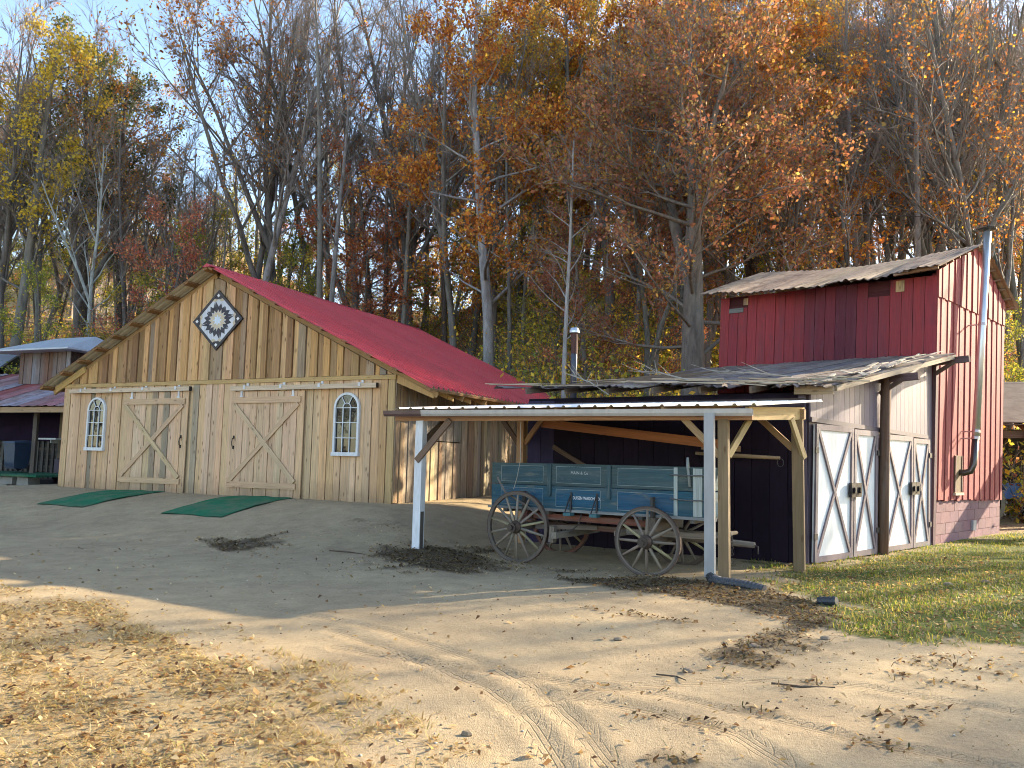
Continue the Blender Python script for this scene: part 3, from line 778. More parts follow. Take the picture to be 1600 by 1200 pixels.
def build_red_shed():
    t = thing('red_shed', 'tall red board shed with rusty gable roof on purple block base', 'shed', D1)
    L = (R2 - D1).length
    S = frame(D1, RS, RN, LEAN * 0.045)
    FU = (RFL - D1).normalized(); FL_ = (RFL - D1).length
    FN = Vector((FU.y, -FU.x, 0))
    if FN.y > 0: FN = -FN
    Fr = frame(D1, FU, FN, LEAN * 0.045)
    EV, RA, RZ = 6.06, 2.62, 7.22
    def top(a):
        return EV + 0.16 + (RZ - EV - 0.10) * (1 - abs(a - RA) / (RA if a < RA else L - RA)) - 0.1
    # core
    m = MB()
    c4 = [S(0, -0.04, 0), S(L, -0.04, 0)]
    m.prism([S(0.02, -0.03, 0.4), S(L - 0.02, -0.03, 0.4), S(L - 0.02, -0.03, EV), S(RA, -0.03, RZ - 0.05), S(0.02, -0.03, EV)], -RN * 0.08)
    wall = m.build('gable_wall', M['wood_red'], t, (0.12, 0.02, 0.025))
    nb = 24; w = L / nb
    for i in range(nb):
        a0, a1 = i * w, (i + 1) * w
        lo = 0.97 - 0.10 * a0 / L + RND.uniform(-0.02, 0.02)
        d = 0.012 + (0.018 if i % 2 else 0) + RND.uniform(0, 0.008)
        seam = 5.55 + RND.uniform(-0.01, 0.01)
        c = vary(lerp((0.35, 0.08, 0.075), (0.28, 0.05, 0.052), i / nb), 0.10)
        m = MB(); m.box(S, a0 + 0.007, a1 - 0.007, -0.02, d, lo, seam, 0, 0.003); m.build('board', M['wood_red'], wall, c)
        m = MB(); z0, z1 = top(a0), top(a1)
        m.hexa([S(a0 + .007, -.02, seam - 0.03), S(a1 - .007, -.02, seam - 0.03), S(a1 - .007, d + 0.022, seam - 0.03), S(a0 + .007, d + 0.022, seam - 0.03), S(a0 + .007, -.02, z0), S(a1 - .007, -.02, z1), S(a1 - .007, d + 0.022, z1), S(a0 + .007, d + 0.022, z0)])
        m.build('board', M['wood_red'], wall, vary(c, 0.08))
    # front wall above the lean-to
    m = MB(); m.box(Fr, 0.05, FL_, -0.12, -0.02, 3.4, EV - 0.05)
    fwall = m.build('front_wall', M['wood_red'], t, (0.06, 0.012, 0.016))
    nb = 21; w = FL_ / nb
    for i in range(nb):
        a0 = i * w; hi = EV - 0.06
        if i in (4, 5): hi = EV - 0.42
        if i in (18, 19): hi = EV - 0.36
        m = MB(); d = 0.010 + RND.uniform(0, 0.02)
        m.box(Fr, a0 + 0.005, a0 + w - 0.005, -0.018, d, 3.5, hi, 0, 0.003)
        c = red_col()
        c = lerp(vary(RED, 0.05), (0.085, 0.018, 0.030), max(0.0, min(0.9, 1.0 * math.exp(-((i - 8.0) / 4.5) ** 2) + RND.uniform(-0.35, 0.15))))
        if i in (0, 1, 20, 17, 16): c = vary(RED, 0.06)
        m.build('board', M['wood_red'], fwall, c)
    for a0, a1, z0, z1, c in ((4.5 * w - 0.42, 4.5 * w - 0.24, EV - 0.36, EV - 0.10, (0.5, 0.34, 0.18)), (18.0 * w - 0.02, 18.0 * w + 0.1, EV - 0.30, EV - 0.12, (0.45, 0.3, 0.18)), (18.0 * w + 0.1, 20.0 * w, EV - 0.48, EV - 0.36, (0.16, 0.17, 0.17))):
        m = MB(); m.box(Fr, a0, a1, 0.032, 0.05, z0, z1); m.build('vent_scrap', M['wood_old'], fwall, c)
    # other walls
    BK = RS * L
    m = MB(); m.box(frame(R2, FU, RS, LEAN * 0.045), 0.05, FL_, -0.1, 0, 0, EV - 0.05); m.build('back_wall', M['wood_red'], t, RED)
    m = MB(); m.box(frame(RFL, RS, -RN, LEAN * 0.045), 0.05, L - 0.05, -0.1, 0, 0, EV - 0.05); m.build('far_wall', M['wood_red'], t, RED)
    # painted block base
    m = MB(); m.box(S, 0.03, L - 0.03, -0.2, -0.045, -0.2, 1.0)
    bw = m.build('block_base', M['block'], t, (0.10, 0.065, 0.08))
    bl, bh = L / 8.5, 0.25
    for j in range(4):
        a = -0.5 * bl if j % 2 else 0.0
        while a < L - 0.02:
            a0, a1 = max(a, 0.0), min(a + bl, L)
            if a1 - a0 > 0.05:
                m = MB(); m.box(S, a0 + 0.006, a1 - 0.006, -0.045, -0.022 + RND.uniform(-0.002, 0.002), -0.06 + j * bh + 0.005, -0.06 + (j + 1) * bh - 0.005)
                m.build('block', M['block'], bw, vary((0.235, 0.135, 0.15), 0.1))
            a += bl
    m = MB(); m.box(S, 2.72, 2.95, -0.02, 0.03, 0.18, 0.42); m.build('vent_box', M['paint'], t, (0.33, 0.31, 0.33))
    # corner post
    m = MB(); m.box(S, -0.09, 0.06, -0.03, 0.045, 0.0, 4.0); m.build('corner_post', M['wood'], t, (0.10, 0.05, 0.06))
    # little boarded window
    m = MB(); m.box(S, 1.22, 1.70, 0.035, 0.06, 1.12, 1.98); wn = m.build('shuttered_window', M['wood_old'], t, (0.22, 0.15, 0.09))
    m = MB(); m.box(S, 1.16, 1.76, 0.03, 0.10, 1.06, 1.12); m.build('sill', M['wood'], wn, (0.45, 0.36, 0.28))
    m = MB(); m.box(S, 1.20, 1.25, 0.061, 0.075, 1.14, 1.97); m.box(S, 1.67, 1.72, 0.061, 0.075, 1.14, 1.97); m.build('frame', M['wood_old'], wn, (0.17, 0.07, 0.06))
    # roof sheets: two slopes, uneven
    for sgn in (-1, 1):
        a_e = -0.55 if sgn < 0 else L + 0.62
        m = MB()
        for k in range(7):       # purlins seen under the overhang
            q = k / 6.0; a = RA + (a_e - RA) * (0.06 + 0.9 * q); z = RZ + (EV - RZ) * (0.06 + 0.9 * q) - 0.035
            p0 = S(a, 0.16, z); p1 = p0 + FU * 0.9 - Vector((0, 0, 0.06))
            m.bar(p0, p1, 0.10, 0.05)
        sl = m.build('roof_slope', M['wood_old'], t, (0.30, 0.18, 0.12))
        ns = 9
        for k in range(ns):
            def Pq(q, u_, h):
                a = RA + (a_e - RA) * q + (-0.10 * math.sin(u_ * 2.7) if q > 0.9 else 0)
                p = S(a, 0.22, RZ + (EV - RZ) * q + h) + FU * (u_ * (FL_ + 0.55) / ns)
                p.z += -(0.19 - 0.05 * q) * math.sin(math.pi * min(1.0, u_ / ns)) - 0.02 * (u_ / ns)
                return p
            m = MB(); e = RND.uniform(-0.03, 0.05); npf = 8
            for lay in (0.0, -0.008):
                base = len(m.v)
                for i in range(npf + 1):
                    u_ = k + (i / npf) * 1.03
                    for q in (0, 0.5, 1.0 + e):
                        h = (0.02 if i % 2 else 0.0) + 0.02 + lay + RND.uniform(-0.005, 0.005) + (0.012 if k % 2 else 0)
                        if q > 0.9: h += RND.uniform(-0.03, 0.03)
                        m.v.append(Pq(q, u_, h)); m.g.append((q, u_, h))
                for i in range(npf):
                    for q in range(2):
                        a0 = base + i * 3 + q; m.f.append((a0, a0 + 1, a0 + 4, a0 + 3)); m.mi.append(0)
            m.build('roof_sheet', M['rust'], sl, vary((0.30, 0.21, 0.15), 0.2))
    # stove pipe
    m = MB()
    def pp(a, b, c): return S(a, b, c)
    lean2 = 0.11
    pts = [pp(1.55, -0.02, 1.60), pp(1.55, 0.14, 1.58), pp(1.58, 0.27, 1.62), pp(1.62, 0.32, 1.78), pp(1.72, 0.33, 2.4)]
    m.tube(pts, 0.075, 12); el = m.build('stove_pipe', M['metal'], t, (0.10, 0.085, 0.08), True, label='galvanised stove pipe with elbow on the red gable wall')
    m = MB(); m.tube([pp(1.72, 0.33, 2.38), pp(2.10, 0.33, 5.2), pp(2.40, 0.33, 7.46)], 0.082, 14); m.build('upper_pipe', M['metal'], el, (0.62, 0.64, 0.66), True)
    for c in (2.36, 2.52, 5.1):
        a = 1.72 + (c - 2.38) * 0.134
        m = MB(); m.tube([pp(a, 0.33, c), pp(a + 0.01, 0.33, c + 0.06)], 0.089, 14); m.bar(pp(a, 0.02, c + .03), pp(a, 0.26, c + .03), 0.02, 0.03); m.build('pipe_band', M['metal'], el, (0.5, 0.42, 0.4))
    m = MB(); q = pp(2.405, 0.33, 7.49)
    m.tube([q, q + Vector((0, 0, 0.02)), q + Vector((0, 0, 0.05)), q + Vector((0, 0, 0.09))], [0.06, 0.19, 0.20, 0.03], 14); m.build('rain_cap', M['iron'], el, (0.03, 0.03, 0.03))

def build_lean_to():
    t = thing('lean_to_shed', 'low purple lean-to with white crossed doors and rusted tin roof', 'shed', D0)
    U = (D1 - D0).normalized(); N = Vector((U.y, -U.x, 0)); L = (D1 - D0).length
    S = frame(D0, U, N, LEAN * 0.03)
    def top(a): return 2.98 + (4.08 - 2.98) * a / L
    m = MB(); m.prism([S(0.02, -0.02, -0.15), S(L - 0.06, -0.02, -0.15), S(L - 0.06, -0.02, top(L)), S(0.02, -0.02, top(0))], -N * 0.08)
    dw = m.build('door_wall', M['paint'], t, (0.075, 0.055, 0.075))
    npn = 26; w = (L - 0.07) / npn
    for i in range(npn):             # grooved siding strips above the doors
        a0 = i * w
        m = MB(); z0 = 2.46 - 0.03 * a0
        if a0 > 5.2: z0 = -0.05
        m.hexa([S(a0 + .004, -.02, z0), S(a0 + w - .004, -.02, z0), S(a0 + w - .004, .012, z0), S(a0 + .004, .012, z0), S(a0 + .004, -.02, top(a0)), S(a0 + w - .004, -.02, top(a0 + w)), S(a0 + w - .004, .012, top(a0 + w)), S(a0 + .004, .012, top(a0))])
        m.build('siding_strip', M['paint'], dw, vary((0.19, 0.145, 0.185), 0.08))
    m = MB(); m.hexa([S(0, 0.0, 2.44), S(L - .35, 0.0, 2.31), S(L - .35, 0.04, 2.31), S(0, 0.04, 2.44), S(0, 0.0, 2.52), S(L - .35, 0.0, 2.39), S(L - .35, 0.04, 2.39), S(0, 0.04, 2.52)]); m.build('door_head', M['paint'], dw, (0.12, 0.09, 0.11))
    # four crossed leaves
    for k, (a0, a1) in enumerate(((0.10, 1.55), (1.585, 2.60), (2.98, 4.33), (4.365, 5.26))):
        z0, z1 = 0.02, 2.43 - 0.028 * (a0 + a1) / 2
        open_ = 0.0
        m = MB(); m.box(S, a0 + 0.01, a1 - 0.01, 0.015, 0.05, z0 + 0.01, z1 - 0.01)
        leaf = m.build('door', M['door_paint'], t, (0.72, 0.73, 0.75))
        fw = 0.082
        for nm, q in (('stile', (a0, a0 + fw, z0, z1)), ('stile', (a1 - fw, a1, z0, z1)), ('rail', (a0 + fw, a1 - fw, z1 - fw - 0.02, z1)), ('rail', (a0 + fw, a1 - fw, z0, z0 + fw + 0.02))):
            m = MB(); m.box(S, q[0], q[1], 0.0505, 0.082, q[2], q[3]); m.build(nm, M['paint'], leaf, vary(PURPLE, 0.06))
        for sg, d in ((0, 0.0), (1, 0.004)):
            x0, x1 = (a0 + fw, a1 - fw) if not sg else (a1 - fw, a0 + fw)
            p0, p1 = S(x0, 0.066 + d, z0 + fw), S(x1, 0.066 + d, z1 - fw)
            m = MB(); m.bar(p0, p1, 0.026, 0.068, N.cross(p1 - p0)); m.build('cross_brace', M['paint'], leaf, vary(PURPLE, 0.06))
        hx = a0 if k in (0, 2) else a1
        for z in (0.42, 1.9):
            m = MB(); m.box(S, hx - 0.06, hx + 0.06, 0.083, 0.1, z, z + 0.1); m.build('hinge', M['iron'], leaf, (0.03, 0.028, 0.03))
        m = MB(); lx = a1 - 0.09 if k in (0, 2) else a0 + 0.09
        m.box(S, lx - 0.10, lx + 0.10, 0.083, 0.135, 1.12, 1.38); m.box(S, lx - 0.03, lx + 0.03, 0.135, 0.17, 1.19, 1.30); m.build('latch', M['iron'], leaf, (0.02, 0.018, 0.02))
    # log posts with cross brackets at the eave
    m = MB(); m.tube([S(2.80, 0.10, -0.2), S(2.79, 0.12, 1.5), S(2.80, 0.14, 3.42)], [0.105, 0.10, 0.095], 12); lp = m.build('log_post', M['wood_old'], t, (0.16, 0.09, 0.06), True)
    for a, c in ((2.80, 3.40), (5.60, 4.02)):
        m = MB(); m.bar(S(a, -0.05, c), S(a, 0.75, c + 0.03), 0.10, 0.14); m.build('roof_bracket', M['wood_old'], t, (0.13, 0.08, 0.08))
        m = MB(); m.bar(S(a - .02, 0.03, c - 0.28), S(a - .02, 0.45, c - 0.02), 0.06, 0.08); m.build('bracket_strut', M['wood_old'], t, (0.15, 0.09, 0.08))
    # dark front wall under the carport
    WL = Vector((0.36, 16.15, 0)); FU = (WL - D0).normalized(); FN = Vector((FU.y, -FU.x, 0)); FL_ = (WL - D0).length
    if FN.y > 0: FN = -FN
    Fr = frame(D0, FU, FN)
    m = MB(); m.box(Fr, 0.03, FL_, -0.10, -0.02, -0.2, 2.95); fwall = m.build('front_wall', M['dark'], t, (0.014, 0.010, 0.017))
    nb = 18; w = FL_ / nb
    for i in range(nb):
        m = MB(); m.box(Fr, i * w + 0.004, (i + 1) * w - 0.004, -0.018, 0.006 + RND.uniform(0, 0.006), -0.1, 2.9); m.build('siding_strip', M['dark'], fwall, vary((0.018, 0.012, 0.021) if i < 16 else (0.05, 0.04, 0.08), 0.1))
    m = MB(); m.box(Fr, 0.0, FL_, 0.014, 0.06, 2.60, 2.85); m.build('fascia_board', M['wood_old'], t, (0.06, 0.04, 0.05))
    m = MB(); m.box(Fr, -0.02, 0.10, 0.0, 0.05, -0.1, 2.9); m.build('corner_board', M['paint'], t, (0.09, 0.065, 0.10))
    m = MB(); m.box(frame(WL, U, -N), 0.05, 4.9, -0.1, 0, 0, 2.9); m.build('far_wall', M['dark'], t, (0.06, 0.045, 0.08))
    # roof: sheets from the eave up to the red wall, edges curled and uneven
    E0 = Vector((5.30, 12.78, 3.02)); E1 = Vector((-0.25, 16.10, 3.16))     # eave right, left
    K0 = Vector((9.72, 16.72, 4.20)); K1 = Vector((4.9, 20.2, 4.16))
    ns = 16
    m = MB()
    for k in range(7):
        q = (k + 0.5) / 7
        p0 = E0.lerp(E1, q); p1 = K0.lerp(K1, q)
        m.bar(p0 + (p1 - p0) * 0.03 - Vector((0, 0, 0.085)), p1 - Vector((0, 0, 0.085)), 0.055, 0.12)
    sl = m.build('roof_rafters', M['wood_old'], t, (0.20, 0.14, 0.10))
    m = MB(); dd = (K0 - E0).normalized()
    m.bar(E0 + dd * 0.25 - Vector((0, 0, .075)), K0 - Vector((0, 0, .075)), 0.05, 0.09); m.build('rake_board', M['wood_old'], t, (0.36, 0.29, 0.22))
    m = MB(); m.bar(E0 + dd * 0.2 - Vector((0.02, 0, .10)), E0.lerp(E1, 0.10) + dd * 0.2 - Vector((0, 0, 0.10)), 0.05, 0.14); m.build('eave_board', M['wood'], t, (0.40, 0.30, 0.20))
    for k in range(ns):
        m = MB(); npf = 6; e0 = RND.uniform(-0.05, 0.04)
        cv = [RND.uniform(-0.025, 0.035) for _ in range(npf + 1)]
        rows = (e0, 0.12, 0.55, 1.0)
        for lay in (0.0, -0.01):
            base = len(m.v)
            for i in range(npf + 1):
                u_ = (k + i / npf * 1.05) / ns
                for j, q in enumerate(rows):
                    p = E0.lerp(E1, u_).lerp(K0.lerp(K1, u_), q)
                    p.z += 0.015 * (k % 2) + (0.012 if i % 2 else 0) + lay + (cv[i] if j == 0 else 0) - 0.05 * math.sin(math.pi * q) * (1 + math.sin(u_ * 9)) * 0.6 - 0.22 * math.sin(math.pi * min(1, q)) * max(0, u_ - 0.35)
                    m.v.append(p); m.g.append((q, u_, 0))
            for i in range(npf):
                for j in range(3):
                    a0 = base + i * 4 + j; m.f.append((a0, a0 + 1, a0 + 5, a0 + 4)); m.mi.append(0)
        c = lerp((0.17, 0.15, 0.15), (0.26, 0.20, 0.16), RND.random())
        m.build('roof_sheet', M['rust'], sl, vary(c, 0.15))
    for k in range(34):              # broken slats and laths lying along the eave
        u_ = RND.uniform(0.0, 0.52) if k < 26 else RND.uniform(0.5, 1.0); q = RND.uniform(-0.02, 0.16)
        p = E0.lerp(E1, u_).lerp(K0.lerp(K1, u_), q) + Vector((0, 0, 0.045 + RND.uniform(0, 0.03)))
        d = (E1 - E0).normalized() * RND.uniform(0.25, 0.75) + dd * RND.uniform(-0.08, 0.10) + Vector((0, 0, RND.uniform(-0.02, 0.03)))
        m = MB(); m.bar(p - d, p + d, RND.uniform(0.03, 0.09), 0.015); m.build('lath', M['wood_old'], sl, vary((0.50, 0.40, 0.29), 0.2))
    for k in range(30):              # more split laths and bark strips along the right rake
        q = RND.uniform(0.02, 0.95); u_ = RND.uniform(-0.004, 0.10)
        p = E0.lerp(E1, u_).lerp(K0.lerp(K1, u_), q) + Vector((0, 0, 0.035 + RND.uniform(0, 0.03)))
        d = dd * RND.uniform(0.15, 0.5) + (E1 - E0).normalized() * RND.uniform(-0.05, 0.2)
        m = MB(); m.bar(p - d, p + d, RND.uniform(0.04, 0.12), 0.014); m.build('lath', M['wood_old'], sl, vary((0.48, 0.40, 0.31), 0.25))
    # thin dark stove pipe through the roof's far side
    m = MB(); m.tube([(1.60, 19.9, 2.9), (1.61, 19.9, 5.0)], 0.085, 12); sp = m.build('chimney_pipe', M['metal_paint'], t, (0.05, 0.055, 0.075), True)
    m = MB(); m.tube([(1.61, 19.9, 4.45), (1.61, 19.9, 5.02)], 0.091, 12); m.build('rusty_section', M['rust'], sp, (0.09, 0.045, 0.04))
    m = MB(); m.tube([(1.61, 19.9, 5.0), (1.61, 19.9, 5.05), (1.61, 19.9, 5.13)], [0.14, 0.14, 0.10], 12); m.build('pipe_cap', M['metal'], sp, (0.55, 0.57, 0.6))

CP = dict(FL=Vector((-1.62, 13.9, 0)), FR=Vector((3.16, 11.42, 0)), BR=Vector((4.66, 12.5, 0)), BL=Vector((0.22, 15.75, 0)))
def build_carport():
    FL, FR, BR, BL = CP['FL'], CP['FR'], CP['BR'], CP['BL']
    t = thing('open_carport', 'open timber carport with white metal roof and gutter over the wagon', 'carport', (FL + BR) / 2)
    G = (FR - FL).normalized(); K = Vector((-G.y, G.x, 0))
    zf0, zf1 = 2.36, 2.34
    Z = Vector((0, 0, 1))
    def post(p, w, h, c, mat='wood', nm='post', lab=None):
        m = MB(); fr = frame(p, G, K); z0 = Tz(p.x, p.y) - 0.15
        m.box(fr, -w / 2, w / 2, -w / 2, w / 2, z0, h, 0, 0.004); return m.build(nm, M[mat], t, c, label=lab)
    post(FL, 0.15, 2.34, (0.66, 0.68, 0.72), 'paint', lab='chipped white painted corner post')
    m = MB(); f_ = frame(FL, G, K); m.box(f_, 0.075, 0.09, -0.06, 0.03, 0.0, 0.72); m.build('bare_strip', M['wood_old'], t, (0.10, 0.09, 0.08))
    post(FR, 0.15, 2.34, (0.235, 0.17, 0.10)); post(BR, 0.17, 2.42, (0.21, 0.145, 0.08)); post(BL, 0.15, 2.52, (0.40, 0.23, 0.12))
    # beams
    def beam(p0, p1, w, h, c, nm='beam'):
        m = MB(); m.bar(p0, p1, w, h); m.build(nm, M['wood'], t, vary(c, 0.06))
    beam(FL - G * 0.55 + Z * 2.405, FR + G * 0.42 + Z * 2.40, 0.10, 0.14, (0.40, 0.22, 0.11))
    beam(BL - G * 0.3 + Z * 2.60, BR + G * 0.12 + Z * 2.51, 0.10, 0.16, (0.36, 0.22, 0.12))
    beam(FR + G * 0.34 + K * 0.03 + Z * 2.43, BR + (BR - FR).normalized() * 0.16 + Z * 2.53 , 0.06, 0.20, (0.55, 0.40, 0.19), 'end_beam')
    beam(FL + Z * 2.43, BL + Z * 2.60, 0.06, 0.14, (0.40, 0.24, 0.12))
    for k in range(1, 6):
        q = k / 6.0
        p0 = FL.lerp(FR, q) - K * 0.12 + Z * 2.50; p1 = BL.lerp(BR, q) + Z * 2.70
        beam(p0, p1, 0.05, 0.10, (0.36, 0.22, 0.12), 'rafter')
    # knee braces
    def brace(p0, p1, c=(0.40, 0.27, 0.15), w=0.05, h=0.10):
        m = MB(); d = (V3(p1) - V3(p0)); n = d.cross(Z).normalized()
        m.bar(p0, p1, w, h); m.build('knee_brace', M['wood'], t, vary(tuple(x * 0.75 for x in c), 0.08))
    brace(FL - K * 0.09 + G * -0.02 + Z * 1.62, FL - K * 0.09 + G * 0.66 + Z * 2.35, (0.22, 0.15, 0.10), 0.045, 0.11)
    brace(FL + Z * 1.95 + K * 0.06, FL + (BL - FL).normalized() * 0.6 + Z * 2.42, (0.12, 0.08, 0.05))
    brace(FR + G * -0.06 + Z * 1.80, FR - G * 0.60 + Z * 2.36, (0.45, 0.28, 0.15))
    e = (BR - FR).normalized()
    brace(FR + e * 0.10 + Z * 1.80, FR + e * 0.62 + Z * 2.38, (0.56, 0.41, 0.2))
    brace(BR - e * 0.02 + G * 0.11 + Z * 1.80, BR - e * 0.36 + G * 0.11 + Z * 2.42, (0.56, 0.41, 0.2))
    gb = (BL - BR).normalized()
    brace(BR + gb * 0.08 + Z * 1.95, BR + gb * 0.62 + Z * 2.46, (0.40, 0.25, 0.13)); brace(BL - gb * 0.08 + Z * 2.0, BL - gb * 0.5 + Z * 2.5, (0.42, 0.22, 0.11)); brace(BL + gb * 0.08 + Z * 2.0, BL + gb * 0.5 + Z * 2.5, (0.15, 0.09, 0.05))
    # ribbed white roof sheets
    A0 = FL - G * 0.62 - K * 0.20 + Z * 2.545; A1 = FR + G * 0.50 - K * 0.16 + Z * 2.535
    B0 = BL - G * 0.55 + K * 0.35 + Z * 2.80; B1 = BR + G * 0.36 + K * 0.30 + Z * 2.74
    ns = 6; nr = 4
    for k in range(ns):
        m = MB(); prof = []
        for j in range(nr):
            q = (k * nr + j) / (ns * nr); dq = 1 / (ns * nr)
            prof += [(q, 0.0), (q + 0.72 * dq, 0.0), (q + 0.80 * dq, 0.03), (q + 0.92 * dq, 0.03)]
        prof.append(((k + 1) / ns, 0.0))
        for lay, mi in ((0.0, 0), (-0.006, 1)):
            base = len(m.v)
            for q, h in prof:
                for p in (A0.lerp(A1, q), B0.lerp(B1, q)):
                    m.v.append(p + Z * (h + lay)); m.g.append((0, q, h))
            for i in range(len(prof) - 1):
                a = base + i * 2; m.f.append((a, a + 2, a + 3, a + 1)); m.mi.append(mi)
        m.build('roof_sheet', [M['metal_paint'], M['soffit_metal']], t, vary((0.62, 0.60, 0.60), 0.05))
    # gutter: brown length on the left, pale grey length on the right
    def gutter(p0, p1, c, nm, lab):
        m = MB(); d = (p1 - p0).normalized(); k = Vector((-d.y, d.x, 0))
        prof = [(0.055, 0.055), (0.055, -0.045), (-0.03, -0.05), (-0.055, -0.01), (-0.062, 0.055), (-0.052, 0.055), (-0.047, -0.005), (-0.026, -0.042), (0.048, -0.038), (0.048, 0.055)]
        nn = len(prof)
        for p in (p0, p1):
            for b, z in prof:
                m.v.append(p + k * b + Z * z); m.g.append((0, b, z))
        for i in range(nn):
            j = (i + 1) % nn; m.f.append((i, j, nn + j, nn + i)); m.mi.append(0)
        m.f.append(tuple(range(nn))); m.mi.append(0); m.f.append(tuple(range(2 * nn - 1, nn - 1, -1))); m.mi.append(0)
        return m.build(nm, M['metal_paint'], t, c, label=lab)
    g0 = FL - G * 0.62 - K * 0.27 + Z * 2.455; g1 = FR + G * 0.46 - K * 0.24 + Z * 2.425
    gutter(g0, g0.lerp(g1, 0.125), (0.085, 0.045, 0.045), 'gutter', 'dark brown gutter length')
    gutter(g0.lerp(g1, 0.123) + Z * 0.006, g1, (0.40, 0.375, 0.35), 'gutter', 'pale grey gutter length')
    # downspout and black corrugated drain
    ds = Vector((2.86, 11.08, 0))
    m = MB(); f_ = frame(ds, G, K); m.box(f_, -0.07, 0.07, -0.05, 0.05, 0.10, 2.41); dsp = m.build('downspout', M['metal_paint'], t, (0.27, 0.28, 0.30))
    m = MB(); m.box(f_, -0.074, 0.074, -0.054, 0.054, 0.09, 0.12); m.build('collar', M['metal_paint'], dsp, (0.2, 0.2, 0.21))
    pts = [ds + Z * 0.12, ds + Vector((0.02, -0.05, 0.06)), ds + Vector((0.10, -0.14, 0.045)), ds + Vector((0.24, -0.24, 0.04)), ds + Vector((0.42, -0.36, 0.03)), ds + Vector((0.60, -0.52, 0.0))]
    cur = []
    for i in range(len(pts) - 1):
        for j in range(9): cur.append(pts[i].lerp(pts[i + 1], j / 9))
    cur.append(pts[-1])
    m = MB(); m.tube(cur, [0.066 + (0.010 if i % 2 else 0) for i in range(len(cur))], 12); m.build('drain_hose', M['plastic'], t, (0.05, 0.052, 0.062))
    # things stored under it
    def loose(nm, p0, p1, w, h, c, lab, cat, mat='wood'):
        m = MB(); m.bar(p0, p1, w, h); o = m.build(nm, M[mat], None, c); return tag(o, lab, cat)
    loose('timber_beam', (0.62, 15.55, 2.42), (3.75, 13.72, 2.02), 0.05, 0.17, (0.42, 0.17, 0.075), 'long orange-brown beam slanting across the dark wall above the wagon', 'beam')
    loose('leaning_board', (0.85, 15.5, 1.95), (2.0, 14.9, 1.25), 0.03, 0.09, (0.11, 0.07, 0.05), 'dark thin board leaning diagonally on the wall behind the wagon', 'board', 'wood_old')
    t2 = thing('wooden_yoke_bar', 'old wooden harness bar with iron ring hung on the dark wall', 'harness bar', (3.9, 13.75, 1.8))
    m = MB(); m.tube([(3.35, 13.95, 1.86), (3.9, 13.62, 1.83), (4.62, 13.22, 1.80)], [0.03, 0.04, 0.03], 10); m.build('bar', M['wood_old'], t2, (0.33, 0.23, 0.14), True)
    m = MB(); m.bar((3.45, 13.93, 1.98), (4.05, 13.58, 1.95), 0.03, 0.10); m.build('plate', M['wood'], t2, (0.36, 0.22, 0.12))
    m = MB(); c = Vector((4.62, 13.2, 1.72)); m.tube([c + Vector((0.05 * math.cos(q) * .9, -0.05 * math.cos(q) * .5, 0.07 * math.sin(q))) for q in [2 * math.pi * k / 12 for k in range(13)]], 0.008, 6); m.build('ring', M['iron'], t2, (0.05, 0.045, 0.045))

build_red_shed()
build_lean_to()
build_carport()

